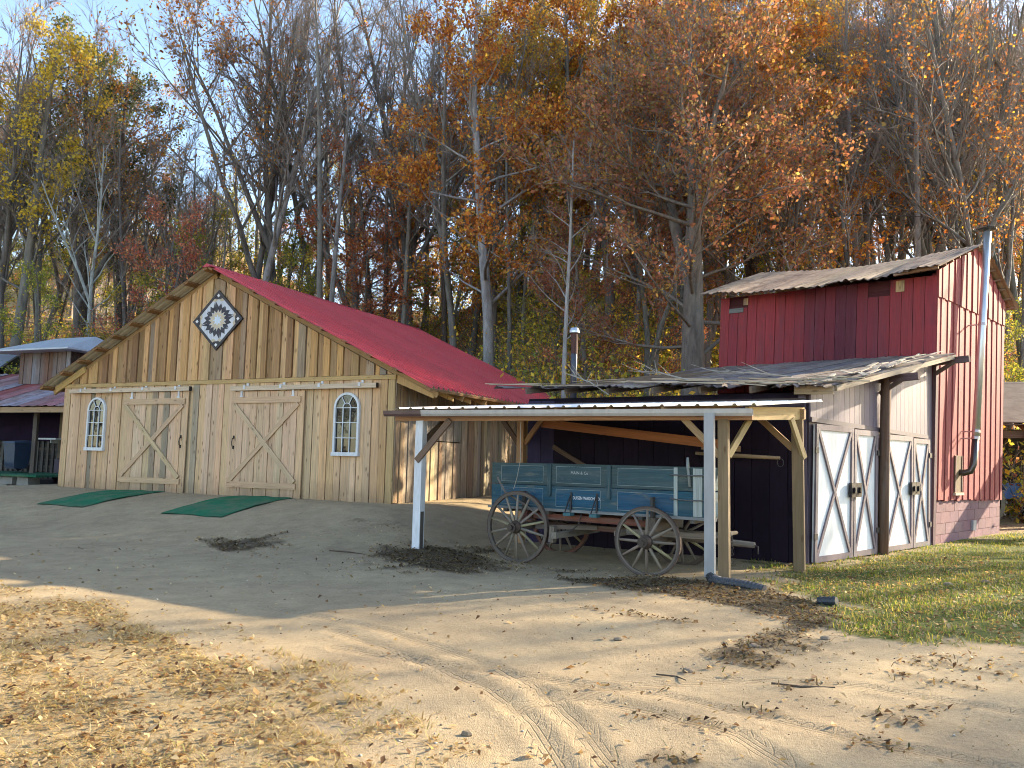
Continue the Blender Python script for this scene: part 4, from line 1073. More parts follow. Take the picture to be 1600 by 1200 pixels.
# ------------------------------------------------------------------ farm wagon
def build_wagon():
    WL = Vector((0.143, 13.185, -0.06)); f = Vector((0.841, -0.541, 0)).normalized(); d = Vector((-f.y, f.x, 0))
    t = thing('farm_wagon', 'old blue wooden farm wagon with spoked wheels under the carport', 'wagon', WL)
    S = frame(WL, f, -d)               # a: towards the tongue, b: out towards the camera, c: up
    GRY = (0.155, 0.120, 0.095)
    WB = 2.35                          # wheelbase
    Z = Vector((0, 0, 1))
    def wheel(a, b, R, nsp, c):
        cz = R
        m = MB(); n = 40; ri, th = R - 0.062, 0.030
        for k in range(n):
            t0, t1 = 2 * math.pi * k / n, 2 * math.pi * (k + 1) / n
            P = []
            for bb in (b - th, b + th):
                for r_, q in ((ri, t0), (R - 0.012, t0), (R - 0.012, t1), (ri, t1)):
                    P.append(S(a + r_ * math.cos(q), bb, cz + r_ * math.sin(q)))
            m.hexa(P)
        w = m.build('wheel', M['wood_old'], t, c)
        m = MB()
        for k in range(n):
            t0, t1 = 2 * math.pi * k / n, 2 * math.pi * (k + 1) / n
            P = []
            for bb in (b - th - 0.004, b + th + 0.004):
                for r_, q in ((R - 0.0118, t0), (R, t0), (R, t1), (R - 0.0118, t1)):
                    P.append(S(a + r_ * math.cos(q), bb, cz + r_ * math.sin(q)))
            m.hexa(P)
        m.build('iron_tyre', M['rust'], w, (0.085, 0.06, 0.05))
        for k in range(nsp):
            q = 2 * math.pi * (k + 0.5) / nsp + a
            m = MB()
            m.tube([S(a + 0.08 * math.cos(q), b + 0.045, cz + 0.08 * math.sin(q)), S(a + 0.3 * R * math.cos(q), b + 0.032, cz + 0.3 * R * math.sin(q)), S(a + (ri + 0.01) * math.cos(q), b, cz + (ri + 0.01) * math.sin(q))], [0.027, 0.025, 0.019], 8)
            m.build('spoke', M['wood_old'], w, vary((0.24, 0.195, 0.155) if k % 6 else (0.30, 0.26, 0.15), 0.2), True)
        m = MB()
        m.tube([S(a, b - 0.13, cz), S(a, b - 0.10, cz), S(a, b - 0.02, cz), S(a, b + 0.06, cz), S(a, b + 0.13, cz), S(a, b + 0.17, cz), S(a, b + 0.19, cz)], [0.07, 0.088, 0.112, 0.112, 0.085, 0.08, 0.058], 16)
        m.build('hub', M['wood_old'], w, (0.13, 0.085, 0.065), True)
        m = MB(); m.tube([S(a, b + 0.06, cz), S(a, b + 0.085, cz)], [0.114, 0.104], 16); m.tube([S(a, b + 0.165, cz), S(a, b + 0.20, cz)], [0.084, 0.080], 16); m.tube([S(a, b + 0.2, cz), S(a, b + 0.23, cz)], [0.04, 0.035], 8); m.build('hub_band', M['iron'], w, (0.05, 0.038, 0.032))
    RL, RR = 0.605, 0.535
    wheel(0.0, 0.0, RL, 14, (0.125, 0.10, 0.082)); wheel(WB, 0.0, RR, 12, (0.15, 0.12, 0.10))
    wheel(0.0, -1.52, RL, 14, (0.16, 0.07, 0.05)); wheel(WB, -1.52, RR, 12, (0.10, 0.075, 0.06))
    # running gear
    def bar(nm, p0, p1, w, h, c, mat='wood_old', par=None):
        m = MB(); m.bar(p0, p1, w, h); return m.build(nm, M[mat], par or t, c)
    bar('axle', S(0, -0.05, RL), S(0, -1.47, RL), 0.10, 0.11, GRY); bar('axle', S(WB, -0.05, RR), S(WB, -1.47, RR), 0.10, 0.11, GRY)
    bar('bolster', S(0, -0.2, 0.80), S(0, -1.34, 0.80), 0.12, 0.17, (0.12, 0.05, 0.04)); bar('bolster', S(WB, -0.16, 0.78), S(WB, -1.36, 0.78), 0.12, 0.20, GRY)
    for a in (0.0, WB):
        for b in (-0.22, -1.28):
            bar('bolster_stake', S(a, b, 0.85), S(a, b + 0.02, 1.20), 0.05, 0.07, (0.06, 0.055, 0.05))
    bar('reach_pole', S(-0.4, -0.76, 0.62), S(WB + 0.1, -0.76, 0.60), 0.09, 0.09, (0.16, 0.07, 0.05))
    bar('side_rail', S(0.1, -0.38, 0.79), S(WB - 0.1, -0.40, 0.77), 0.06, 0.10, (0.20, 0.075, 0.05)); bar('side_rail', S(0.1, -1.2, 0.79), S(WB - 0.1, -1.2, 0.77), 0.06, 0.10, (0.16, 0.06, 0.045))
    bar('hound', S(WB - 0.55, -0.45, 0.62), S(WB + 0.85, -0.62, 0.62), 0.08, 0.09, (0.26, 0.21, 0.16)); bar('hound', S(WB - 0.55, -1.05, 0.62), S(WB + 0.85, -0.88, 0.62), 0.08, 0.09, (0.2, 0.16, 0.12))
    bar('rear_hound', S(0.15, -0.35, 0.60), S(1.15, -0.70, 0.62), 0.06, 0.07, (0.2, 0.16, 0.13)); bar('rear_hound', S(0.15, -1.15, 0.60), S(1.15, -0.80, 0.62), 0.06, 0.07, (0.2, 0.16, 0.13))
    bar('sway_bar', S(WB - 0.6, -0.2, 0.60), S(WB - 0.6, -1.3, 0.60), 0.10, 0.08, (0.30, 0.25, 0.19))
    # brake beam with shoe before the rear wheel
    br = bar('brake_beam', S(0.76, 0.10, 0.52), S(0.76, -1.5, 0.52), 0.09, 0.10, (0.22, 0.19, 0.15))
    bar('brake_shoe', S(0.68, 0.0, 0.40), S(0.70, 0.0, 0.66), 0.11, 0.09, (0.17, 0.14, 0.11), 'wood_old', br)
    m = MB(); m.tube([S(1.06, -0.3, 0.86), S(1.02, -0.28, 0.70), S(0.85, -0.28, 0.55)], 0.012, 6); m.build('brake_rod', M['iron'], br, (0.05, 0.04, 0.035))
    m = MB(); m.tube([S(-0.52, -0.14, 1.42), S(-0.30, -0.05, 1.18), S(0.10, -0.14, 0.95), S(0.45, -0.2, 0.70)], 0.018, 6); m.build('brake_lever', M['wood_old'], t, (0.18, 0.15, 0.13))
    # tongue and trees at the right end
    m = MB(); m.tube([S(WB - 0.1, -0.76, 0.56), S(WB + 0.8, -0.76, 0.55), S(WB + 1.42, -0.74, 0.53)], [0.06, 0.055, 0.045], 10); tg = m.build('tongue', M['wood_old'], t, (0.19, 0.155, 0.125), True)
    m = MB(); m.tube([S(WB + 0.95, -0.1, 0.64), S(WB + 0.95, -0.76, 0.66), S(WB + 0.95, -1.4, 0.64)], [0.03, 0.045, 0.03], 8); m.build('double_tree', M['wood_old'], tg, (0.21, 0.17, 0.13), True)
    m = MB(); m.tube([S(WB + 0.90, -0.46, 0.68), S(WB + 1.18, -0.36, 0.70)], 0.035, 8); m.build('single_tree', M['wood_old'], tg, (0.24, 0.20, 0.16), True)
    m = MB()
    for k in range(6):
        c = S(WB + 1.19, -0.36, 0.64 - 0.045 * k)
        m.tube([c + f * (0.018 * math.cos(q)) * (k % 2) + d * 0.018 * math.cos(q) * (1 - k % 2) + Z * 0.03 * math.sin(q) for q in [2 * math.pi * j / 8 for j in range(9)]], 0.006, 5)
    m.build('chain', M['iron'], tg, (0.05, 0.04, 0.04))
    m = MB(); m.tube([S(WB + 1.41, -0.74, 0.53), S(WB + 1.47, -0.74, 0.51), S(WB + 1.47, -0.74, 0.40)], 0.012, 6); m.build('tongue_hook', M['iron'], tg, (0.05, 0.04, 0.04))
    # box
    A0, A1, BN, BF, Z0, ZM, Z1 = -0.73, 3.22, -0.28, -1.24, 0.915, 1.31, 1.68
    BLUE = (0.022, 0.075, 0.115); TEAL = (0.050, 0.078, 0.084)
    m = MB(); m.box(S, A0 + 0.02, A1 - 0.02, BF + 0.02, BN - 0.02, Z0 - 0.03, Z0 + 0.01)
    for k in range(5): m.bar(S(A0 + 0.3 + 0.85 * k, BN + 0.02, Z0 - 0.06), S(A0 + 0.3 + 0.85 * k, BF - 0.02, Z0 - 0.06), 0.07, 0.055)
    bx = m.build('wagon_box', M['wood_old'], t, (0.13, 0.115, 0.10))
    for nm, z0, z1, c in (('lower_side_board', Z0, ZM - 0.006, BLUE), ('upper_side_board', ZM + 0.006, Z1, TEAL)):
        for b0, b1 in ((BN - 0.035, BN), (BF, BF + 0.035)):
            m = MB(); m.box(S, A0, A1, b0, b1, z0, z1); m.build(nm, M['wood_blue'], bx, vary(c, 0.05))
        for a in (A0 + 0.002, A1 - 0.04):
            m = MB(); m.box(S, a, a + 0.036, BF + 0.037, BN - 0.037, z0 + 0.01, z1 - 0.005); m.build('end_board', M['wood_blue'], bx, vary(c, 0.1))
    m = MB(); m.box(S, A0 - 0.06, A1 + 0.12, BN - 0.02, BN + 0.03, Z0 - 0.032, Z0 + 0.012); m.build('sill_strip', M['wood_old'], bx, (0.24, 0.25, 0.25))
    # raised panels outlined by faded pin striping
    for z0, z1, c in ((Z0 + 0.05, ZM - 0.05, (0.020, 0.080, 0.145)), (ZM + 0.05, Z1 - 0.04, (0.038, 0.080, 0.095))):
        for a0, a1 in ((A0 + 0.20, 0.33), (0.58, 1.42), (1.72, 2.72)):
            m = MB(); m.box(S, a0, a1, BN + 0.0005, BN + 0.004, z0, z1); p_ = m.build('painted_panel', M['wood_blue'], bx, vary(c, 0.08))
            m = MB()
            for q in ((a0, a1, z0, z0 + 0.006), (a0, a1, z1 - 0.006, z1), (a0, a0 + 0.006, z0, z1), (a1 - 0.006, a1, z0, z1)):
                m.box(S, q[0], q[1], BN + 0.0042, BN + 0.0055, q[2], q[3])
            m.build('pin_stripe', M['paint'], p_, (0.22, 0.26, 0.26))
    for a in (0.455, 1.57):              # cleats
        m = MB(); m.box(S, a - 0.035, a + 0.035, BN + 0.001, BN + 0.03, Z0 + 0.22, Z1 - 0.005); m.build('cleat', M['wood_blue'], bx, (0.035, 0.075, 0.09))
    for a in (0.88, 1.36):               # iron side braces
        m = MB(); m.bar(S(a, BN + 0.018, Z0 + 0.30), S(a, BN + 0.03, Z0 - 0.02), 0.03, 0.02); m.bar(S(a, BN + 0.02, Z0 + 0.28), S(a - 0.06, BN + 0.12, Z0 - 0.03), 0.014, 0.014); m.build('side_brace', M['iron'], bx, (0.03, 0.03, 0.035))
        m = MB(); m.box(S, a - 0.08, a + 0.05, BN - 0.01, BN + 0.14, Z0 - 0.085, Z0 - 0.035); m.build('cross_sill_end', M['wood_blue'], bx, (0.06, 0.15, 0.17))
    m = MB(); m.box(S, WB - 0.05, WB + 0.03, BN + 0.002, BN + 0.05, Z0 - 0.1, Z0 + 0.14); m.build('stake_iron', M['iron'], bx, (0.03, 0.03, 0.032))
    # sun streaks coloured in as pale strips; rods and stake at the right end
    for a0, a1, z0, z1 in ((2.67, 2.73, Z0 + 0.02, Z1 - 0.01), (2.98, 3.12, Z0 + 0.02, Z1 - 0.02)):
        m = MB(); m.box(S, a0, a1, BN + 0.001, BN + 0.014, z0, z1, 0, 0.003); m.build('sun_streak_strip', M['wood_blue'], bx, (0.36, 0.40, 0.38))
    for z in (Z0 + 0.27, Z1 - 0.12):
        m = MB(); m.tube([S(2.62, BN + 0.02, z), S(2.9, BN + 0.05, z - 0.01), S(3.24, BN + 0.03, z)], 0.011, 6); m.build('tie_rod', M['iron'], bx, (0.12, 0.12, 0.12))
    m = MB(); m.tube([S(2.93, BN + 0.02, Z1 - 0.30), S(2.90, BN + 0.03, Z1 + 0.02), S(2.90, BN + 0.03, Z1 + 0.15)], [0.022, 0.024, 0.02], 8); m.build('end_stake', M['wood_old'], bx, (0.25, 0.28, 0.28), True)
    # wire hanging from the roof to the wheel
    m = MB(); m.tube([S(0.02, 0.0, 2.4), S(0.05, 0.02, 1.75), S(-0.02, 0.02, 1.42), S(-0.08, 0.02, 1.24)], 0.006, 5); o = m.build('hanging_cord', M['plastic'], None, (0.3, 0.28, 0.25)); tag(o, 'thin pale cord hanging down over the rear of the wagon', 'cord')
    # lettering
    def lettering(txt, a, z, h, c, nm, width):
        cu = bpy.data.curves.new(nm, 'FONT'); cu.body = txt; cu.size = h; cu.extrude = 0.0008; cu.resolution_u = 2
        cu.materials.append(M['paint'])
        tmp = bpy.data.objects.new(nm, cu); COL.objects.link(tmp); bpy.context.view_layer.update()
        me = bpy.data.meshes.new_from_object(tmp.evaluated_get(bpy.context.evaluated_depsgraph_get())); bpy.data.objects.remove(tmp)
        o = bpy.data.objects.new(nm, me); o.color = (*c, 1); link(o, bx)
        P = S(a, BN + 0.0068, z) - ORG[bx.name]
        o.matrix_local = Matrix.Translation(P) @ Matrix((f, Z, -d)).transposed().to_4x4() @ Matrix.Diagonal((width, 1, 1, 1))
        ORG[o.name] = ORG[bx.name]
    lettering('DUISEN WAGON CO.', 0.905, Z0 + 0.185, 0.075, (0.75, 0.75, 0.75), 'lettering', 0.70)
    lettering('MAIN & Co', 0.86, Z1 - 0.165, 0.07, (0.38, 0.42, 0.42), 'faded_lettering', 0.95)

build_wagon()

# ------------------------------------------------------------------ far left buildings and their clutter
def build_left():
    O = Vector((-16.4, 27.6, 0.1))
    U = Vector((-0.93, 0.36, 0)).normalized(); B = Vector((0.36, 0.93, 0)).normalized()
    Fr = frame(O, U, -B); Z = Vector((0, 0, 1))
    t = thing('old_store_building', 'low old building with rusted red tin roof left of the barn', 'building', O)
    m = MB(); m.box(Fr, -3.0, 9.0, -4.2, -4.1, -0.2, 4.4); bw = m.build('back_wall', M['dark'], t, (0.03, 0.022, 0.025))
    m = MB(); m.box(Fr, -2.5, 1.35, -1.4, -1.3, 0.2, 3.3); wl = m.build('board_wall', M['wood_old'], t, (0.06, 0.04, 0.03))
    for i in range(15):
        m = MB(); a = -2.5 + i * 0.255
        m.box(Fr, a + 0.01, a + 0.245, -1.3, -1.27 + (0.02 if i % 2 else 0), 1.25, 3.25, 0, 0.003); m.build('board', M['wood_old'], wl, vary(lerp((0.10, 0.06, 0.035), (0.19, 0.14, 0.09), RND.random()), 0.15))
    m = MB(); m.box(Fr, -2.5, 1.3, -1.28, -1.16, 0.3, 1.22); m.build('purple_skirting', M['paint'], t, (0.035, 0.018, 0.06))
    m = MB(); m.box(Fr, 1.4, 9.0, -2.4, -2.3, 1.9, 3.3); m.build('purple_upper_wall', M['dark'], t, (0.022, 0.012, 0.036))  # shade under the roof overhang put into the dark wall colour
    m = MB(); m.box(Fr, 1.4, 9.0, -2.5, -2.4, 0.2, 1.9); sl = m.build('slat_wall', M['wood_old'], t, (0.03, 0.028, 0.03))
    for i in range(26):
        m = MB(); a = 1.45 + i * 0.29
        m.box(Fr, a, a + 0.13, -2.39, -2.36, 0.4, 1.88); m.build('slat', M['wood_old'], sl, vary((0.10, 0.095, 0.095), 0.2))
    m = MB(); m.bar(Fr(1.30, -0.3, 0.2), Fr(1.30, -0.3, 3.2), 0.14, 0.14); m.build('post', M['wood_old'], t, (0.15, 0.12, 0.10))
    # rusted roof sheets, rising to the back
    for k in range(14):
        m = MB(); a0 = -3.2 + k * 0.92; npf = 6
        for lay in (0, -0.01):
            base = len(m.v)
            for i in range(npf + 1):
                a = a0 + 0.94 * i / npf
                for b, z in ((0.35, 3.10), (-2.0, 4.0), (-4.6, 4.95)):
                    m.v.append(Fr(a, b, z + (0.03 if i % 3 == 0 else 0) + lay + 0.012 * (k % 2) + RND.uniform(-.01, .01))); m.g.append((a, b, z))
            for i in range(npf):
                for j in range(2):
                    q = base + i * 3 + j; m.f.append((q, q + 1, q + 4, q + 3)); m.mi.append(0)
        m.build('roof_sheet', M['rust'], t, vary(lerp((0.30, 0.075, 0.07), (0.34, 0.33, 0.36), RND.random() ** 2), 0.15))
    m = MB(); m.box(Fr, -3.2, 9.6, 0.22, 0.27, 2.88, 3.08); m.build('eave_board', M['wood'], t, (0.42, 0.28, 0.16))
    # cupola with blue-grey tin roof
    t2 = thing('roof_cupola', 'small board cupola with pale hipped tin roof behind the barn eave', 'cupola', (-19.0, 32.6, 4.3))
    C = frame(Vector((-19.0, 32.6, 0)), U, -B)
    m = MB(); m.box(C, -1.5, 1.4, -1.4, 1.05, 4.3, 5.75); cb = m.build('core', M['wood_old'], t2, (0.06, 0.04, 0.03))
    for i in range(12):
        m = MB(); a = -1.5 + i * 0.242; m.box(C, a + 0.01, a + 0.23, 1.052, 1.075 + 0.015 * (i % 2), 4.35, 5.7); m.build('board', M['wood_old'], cb, vary(lerp((0.2, 0.10, 0.06), (0.3, 0.3, 0.32), RND.random()), 0.15))
    m = MB()
    b4 = [C(-2.2, 1.8, 5.72), C(2.2, 1.8, 5.72), C(2.2, -2.0, 5.72), C(-2.2, -2.0, 5.72)]; r2 = [C(-1.4, -0.1, 6.45), C(0.9, -0.1, 6.45)]
    lo = [p - Z * 0.06 for p in b4]
    m.face([b4[0], b4[1], r2[1], r2[0]]); m.face([b4[1], b4[2], r2[1]]); m.face([b4[2], b4[3], r2[0], r2[1]]); m.face([b4[3], b4[0], r2[0]]); m.face(lo)
    for i in range(4): m.face([b4[i], b4[(i + 1) % 4], lo[(i + 1) % 4], lo[i]])
    m.build('hipped_roof', M['metal_paint'], t2, (0.42, 0.46, 0.52))
    # second far roof at the edge
    t3 = thing('distant_roof_shed', 'dark tin roofed shed at the far left edge behind the store', 'shed', (-28.6, 37.5, 0.5))
    m = MB(); q = frame((-25.6, 36.5, 0), (-1, 0.1, 0), (-0.1, -1, 0)); m.box(q, 0, 7, -4, 0, 0.3, 4.6); m.build('wall', M['wood_old'], t3, (0.08, 0.07, 0.065))
    m = MB(); m.hexa([q(-.5, .7, 4.5), q(7.5, .7, 4.5), q(7.5, -2, 6.3), q(-.5, -2, 6.3), q(-.5, .7, 4.58), q(7.5, .7, 4.58), q(7.5, -2, 6.4), q(-.5, -2, 6.4)]); m.hexa([q(-.5, -2, 6.3), q(7.5, -2, 6.3), q(7.5, -4.6, 4.5), q(-.5, -4.6, 4.5), q(-.5, -2, 6.4), q(7.5, -2, 6.4), q(7.5, -4.6, 4.6), q(-.5, -4.6, 4.6)]); m.build('roof', M['metal_paint'], t3, (0.16, 0.17, 0.2))
    # wheelie bin
    b = thing('wheelie_bin', 'dark blue wheeled bin standing before the purple wall', 'bin', Fr(1.75, 0.0, 0.75))
    q = frame(Fr(1.75, 0.0, 0), U, -B)
    m = MB(); z0, z1 = 0.85, 1.78
    m.hexa([q(-.24, -.26, z0), q(.24, -.26, z0), q(.24, .26, z0), q(-.24, .26, z0), q(-.30, -.36, z1), q(.30, -.36, z1), q(.30, .34, z1), q(-.30, .34, z1)]); m.build('body', M['plastic'], b, (0.025, 0.045, 0.085))
    m = MB(); m.hexa([q(-.33, -.38, z1), q(.33, -.38, z1), q(.33, .38, z1), q(-.33, .38, z1), q(-.28, -.36, z1 + .1), q(.28, -.36, z1 + .1), q(.28, .34, z1 + .05), q(-.28, .34, z1 + .05)]); m.build('lid', M['plastic'], b, (0.03, 0.055, 0.1))
    for s_ in (-1, 1):
        m = MB(); m.tube([q(s_ * .26, -.3, z0 + 0.02), q(s_ * .31, -.3, z0 + 0.02)], 0.11, 12); m.build('wheel', M['plastic'], b, (0.02, 0.02, 0.02))
    # turf covered platform and block steps
    p = thing('turf_platform', 'low platform covered with green turf left of the barn', 'platform', Fr(0.8, 1.0, 0.1))
    m = MB(); m.box(Fr, 1.35, 7.0, 0.3, 1.5, 0.0, 0.62); m.build('front_skirt', M['turf'], p, (0.010, 0.10, 0.055))
    m = MB(); m.box(Fr, -1.2, 7.0, -1.1, 1.45, 0.63, 0.70); m.build('deck', M['turf'], p, (0.010, 0.11, 0.06))
    for i, (a, b_, z, w) in enumerate(((0.9, 0.9, 0.05, 0.6), (0.15, 0.95, 0.05, 0.55), (-0.6, 0.9, 0.05, 0.6), (0.5, 1.0, 0.34, 0.6), (-0.3, 1.0, 0.34, 0.55))):
        m = MB(); m.box(Fr, a - w / 2, a + w / 2, b_ - 0.2, b_ + 0.25, z, z + 0.27, 0, 0.02); m.build('stone_block', M['block'], p, vary((0.30, 0.29, 0.28), 0.15))
    # bench
    bn = thing('white_bench', 'small pale bench board beside the blue bin', 'bench', Fr(2.6, 0.7, 0.7))
    m = MB(); m.box(Fr, 2.0, 3.3, 0.5, 0.85, 1.05, 1.10); m.build('seat', M['paint'], bn, (0.45, 0.47, 0.5))
    for a in (2.15, 3.15):
        m = MB(); m.box(Fr, a - .04, a + .04, 0.55, 0.8, 0.70, 1.05); m.build('leg', M['paint'], bn, (0.38, 0.4, 0.42))
    sh = thing('white_shelf_board', 'short white board fixed above the blue bin', 'shelf', Fr(0.9, -0.9, 1.9))
    m = MB(); m.box(Fr, 0.75, 1.65, -1.0, -0.7, 1.93, 1.99); m.build('plank', M['paint'], sh, (0.62, 0.64, 0.67))
    m = MB(); m.box(Fr, 1.1, 1.15, -1.16, -0.8, 1.80, 1.93); m.build('bracket', M['paint'], sh, (0.5, 0.5, 0.5))
build_left()

# ------------------------------------------------------------------ pole shed and tractor behind the red shed
def build_right():
    O = Vector((15.0, 22.2, 0)); Z = Vector((0, 0, 1))
    U = Vector((0.75, 0.66, 0)).normalized(); N = Vector((U.y, -U.x, 0))
    t = thing('open_pole_shed', 'open pole shed with bare rafters at the right edge behind the red shed', 'shed', O)
    Fr = frame(O, Vector((1, 0, 0)), Vector((0, -1, 0)))
    z0 = Tz(O.x, O.y)
    m = MB(); m.tube([(14.95, 22.2, z0 - 0.1), (14.97, 22.2, 1.4), (15.02, 22.2, 2.75)], [0.20, 0.17, 0.16], 14); m.build('log_post', M['wood_old'], t, (0.34, 0.31, 0.27), True)
    m = MB(); m.bar((13.2, 22.9, 2.68), (18.5, 21.4, 2.72), 0.14, 0.2); m.build('beam', M['wood_old'], t, (0.20, 0.14, 0.11))
    m = MB(); m.bar((13.2, 26.4, 2.9), (19.5, 25.0, 2.9), 0.14, 0.2); m.build('back_beam', M['wood_old'], t, (0.16, 0.12, 0.1))
    for k in range(5):
        x = 13.5 + k * 1.2
        m = MB(); m.bar((x + 0.1, 22.4 - k * 0.28, 2.85), (x + 0.9, 26.0 - k * 0.28, 4.35), 0.06, 0.14); m.build('rafter', M['wood_old'], t, vary((0.30, 0.20, 0.13), 0.15))
    for k in range(9):
        q = k / 8
        m = MB(); p0 = Vector((13.2, 22.3, 2.96)).lerp(Vector((14.1, 26.2, 4.5)), q); m.bar(p0, p0 + Vector((6.0, -1.6, 0)), 0.02, 0.40, (0, -0.4, 1)); 
        m2 = MB(); m2.bar(p0, p0 + Vector((6.0, -1.6, 0)), 0.40, 0.025); m2.build('roof_board', M['wood_old'], t, vary((0.17, 0.11, 0.08), 0.25))
    m = MB(); m.hexa([(13.0, 22.2, 3.0), (19.2, 20.5, 3.0), (20.2, 24.6, 4.57), (14.0, 26.3, 4.57), (13.0, 22.2, 3.03), (19.2, 20.5, 3.03), (20.2, 24.6, 4.60), (14.0, 26.3, 4.60)]); m.build('roof_cover', M['rust'], t, (0.2, 0.15, 0.12))
    for (x, y) in ((18.2, 21.5), (19.0, 25.1), (13.7, 26.25)):
        m = MB(); m.tube([(x, y, Tz(x, y) - 0.2), (x, y, 2.8)], 0.13, 10); m.build('log_post', M['wood_old'], t, (0.25, 0.21, 0.18), True)
    m = MB(); m.box(frame((13.6, 26.4, 0), (0.976, -0.217, 0), (-0.217, -0.976, 0)), 0, 6, -0.05, 0, 0, 2.85); m.build('back_boards', M['wood_old'], t, (0.05, 0.045, 0.04))
    # tractor, mostly hidden
    tr = thing('old_tractor', 'old blue tractor with big lugged tyre half hidden by the red shed', 'tractor', (15.0, 23.6, 0))
    c = Vector((14.5, 23.6, 0.68)); ax = Vector((0.35, -0.94, 0)).normalized(); e1 = Vector((ax.y, -ax.x, 0))
    zt = Tz(15.0, 23.4)
    def wheel(c, R, w, nm='rear_wheel'):
        c = Vector((c.x, c.y, zt + R))
        m = MB(); n = 28; prof = [(-w / 2, R * 0.62), (-w / 2, R * 0.90), (-w * 0.32, R * 0.95), (w * 0.32, R * 0.95), (w / 2, R * 0.90), (w / 2, R * 0.62)]
        for k in range(n):
            q = 2 * math.pi * k / n
            for b, r_ in prof: m.v.append(c + ax * b + (e1 * math.cos(q) + Z * math.sin(q)) * r_); m.g.append((q, b, r_))
        for k in range(n):
            for i in range(len(prof) - 1):
                a = k * len(prof) + i; b = ((k + 1) % n) * len(prof) + i
                m.f.append((a, a + 1, b + 1, b)); m.mi.append(0)
        wh = m.build(nm, M['plastic'], tr, (0.018, 0.018, 0.018))
        m = MB()
        for k in range(22):
            q = 2 * math.pi * k / 22; s_ = 1 if k % 2 else -1
            p0 = c + ax * (s_ * w * 0.52) + (e1 * math.cos(q) + Z * math.sin(q)) * R * 0.95; q2 = q + 0.16
            p1 = c + (e1 * math.cos(q2) + Z * math.sin(q2)) * R * 0.975
            m.bar(p0, p1, 0.055, 0.06, (e1 * math.cos(q) + Z * math.sin(q)))
        m.build('lugs', M['plastic'], wh, (0.16, 0.15, 0.13))
        m = MB(); m.tube([c - ax * 0.06, c + ax * 0.06], R * 0.6, 20); m.build('rim', M['paint'], wh, (0.05, 0.05, 0.05))
    wheel(c, 0.68, 0.36); wheel(c - ax * 1.5, 0.68, 0.36); wheel(c + e1 * -2.0, 0.38, 0.2, 'front_wheel'); wheel(c - ax * 1.4 + e1 * -2.0, 0.38, 0.2, 'front_wheel')
    mid = Vector((c.x, c.y, zt)) - ax * 0.75
    fr = frame(mid, -e1, ax)
    m = MB(); m.box(fr, 0.3, 2.3, -0.25, 0.25, 0.75, 1.25); m.box(fr, -0.3, 0.6, -0.2, 0.2, 0.5, 0.9); m.build('hood', M['paint'], tr, (0.03, 0.10, 0.30))
    for s_ in (-1, 1):
        m = MB()
        for k in range(6):
            q0, q1 = math.radians(30 + 22 * k), math.radians(30 + 22 * (k + 1))
            P = []
            for bb in (0.55 * s_, 0.95 * s_):
                for r_, q in ((0.72, q0), (0.75, q0), (0.75, q1), (0.72, q1)): P.append(fr(r_ * math.cos(q), bb, 0.68 + r_ * math.sin(q)))
            m.hexa(P)
        m.build('fender', M['paint'], tr, (0.02, 0.06, 0.16))
    m = MB(); m.box(fr, -0.35, 0.05, -0.22, 0.22, 0.95, 1.02); m.box(fr, -0.40, -0.33, -0.22, 0.22, 1.0, 1.35); m.build('seat', M['plastic'], tr, (0.02, 0.02, 0.02))
    m = MB(); m.tube([fr(0.3, 0, 1.2), fr(0.12, 0, 1.42)], 0.02, 6); m.tube([fr(0.12 + 0.03 * math.sin(q), 0.18 * math.cos(q), 1.42 + 0.17 * math.sin(q)) for q in [2 * math.pi * k / 14 for k in range(15)]], 0.014, 6); m.build('steering_wheel', M['plastic'], tr, (0.02, 0.02, 0.02))
build_right()

# ------------------------------------------------------------------ trees
def bark_mat():
    n = NT('tree_bark'); oi = n.objinfo()
    co = n.add('TexCoord').outputs['Object']
    v = n.scale(co, (1, 1, 0.22), n.scale(oi.outputs['Random'], (17.0, 23.0, 41.0)))
    a = n.noise(v, 9.0, 5, 0.65); b = n.noise(v, 1.6, 4, 0.6)
    col = n.mix(1.0, oi.outputs['Color'], n.ramp(a, [(0.3, 0.5), (0.7, 1.2)]), 'MULTIPLY')
    col = n.mix(n.math('MULTIPLY', n.ramp(b, [(0.5, 0.0), (0.7, 1.0)]), 0.35), col, (0.20, 0.21, 0.17))
    return n.out(col, 0.9, 0.12, 0, n.bump(a, 0.8, 0.03))
def leaf_mat(name):
    n = NT(name); oi = n.objinfo()
    col = n.mix(1.0, oi.outputs['Color'], n.attr('lc', 'Color'), 'MULTIPLY')
    d = n.add('BsdfPrincipled', {'Base Color': col, 'Roughness': 0.6, 'Specular IOR Level': 0.25})
    tr = n.add('BsdfTranslucent', {0: n.mix(1.0, col, (1.25, 1.1, 0.8), 'MULTIPLY')})
    mx = n.add('MixShader', {0: 0.48}); n.t.links.new(d.outputs[0], mx.inputs[1]); n.t.links.new(tr.outputs[0], mx.inputs[2])
    o = n.add('OutputMaterial'); n.t.links.new(mx.outputs[0], o.inputs[0])
    return n.m
M['bark'] = bark_mat(); M['leaf'] = leaf_mat('autumn_leaf'); M['twig'] = M['bark']

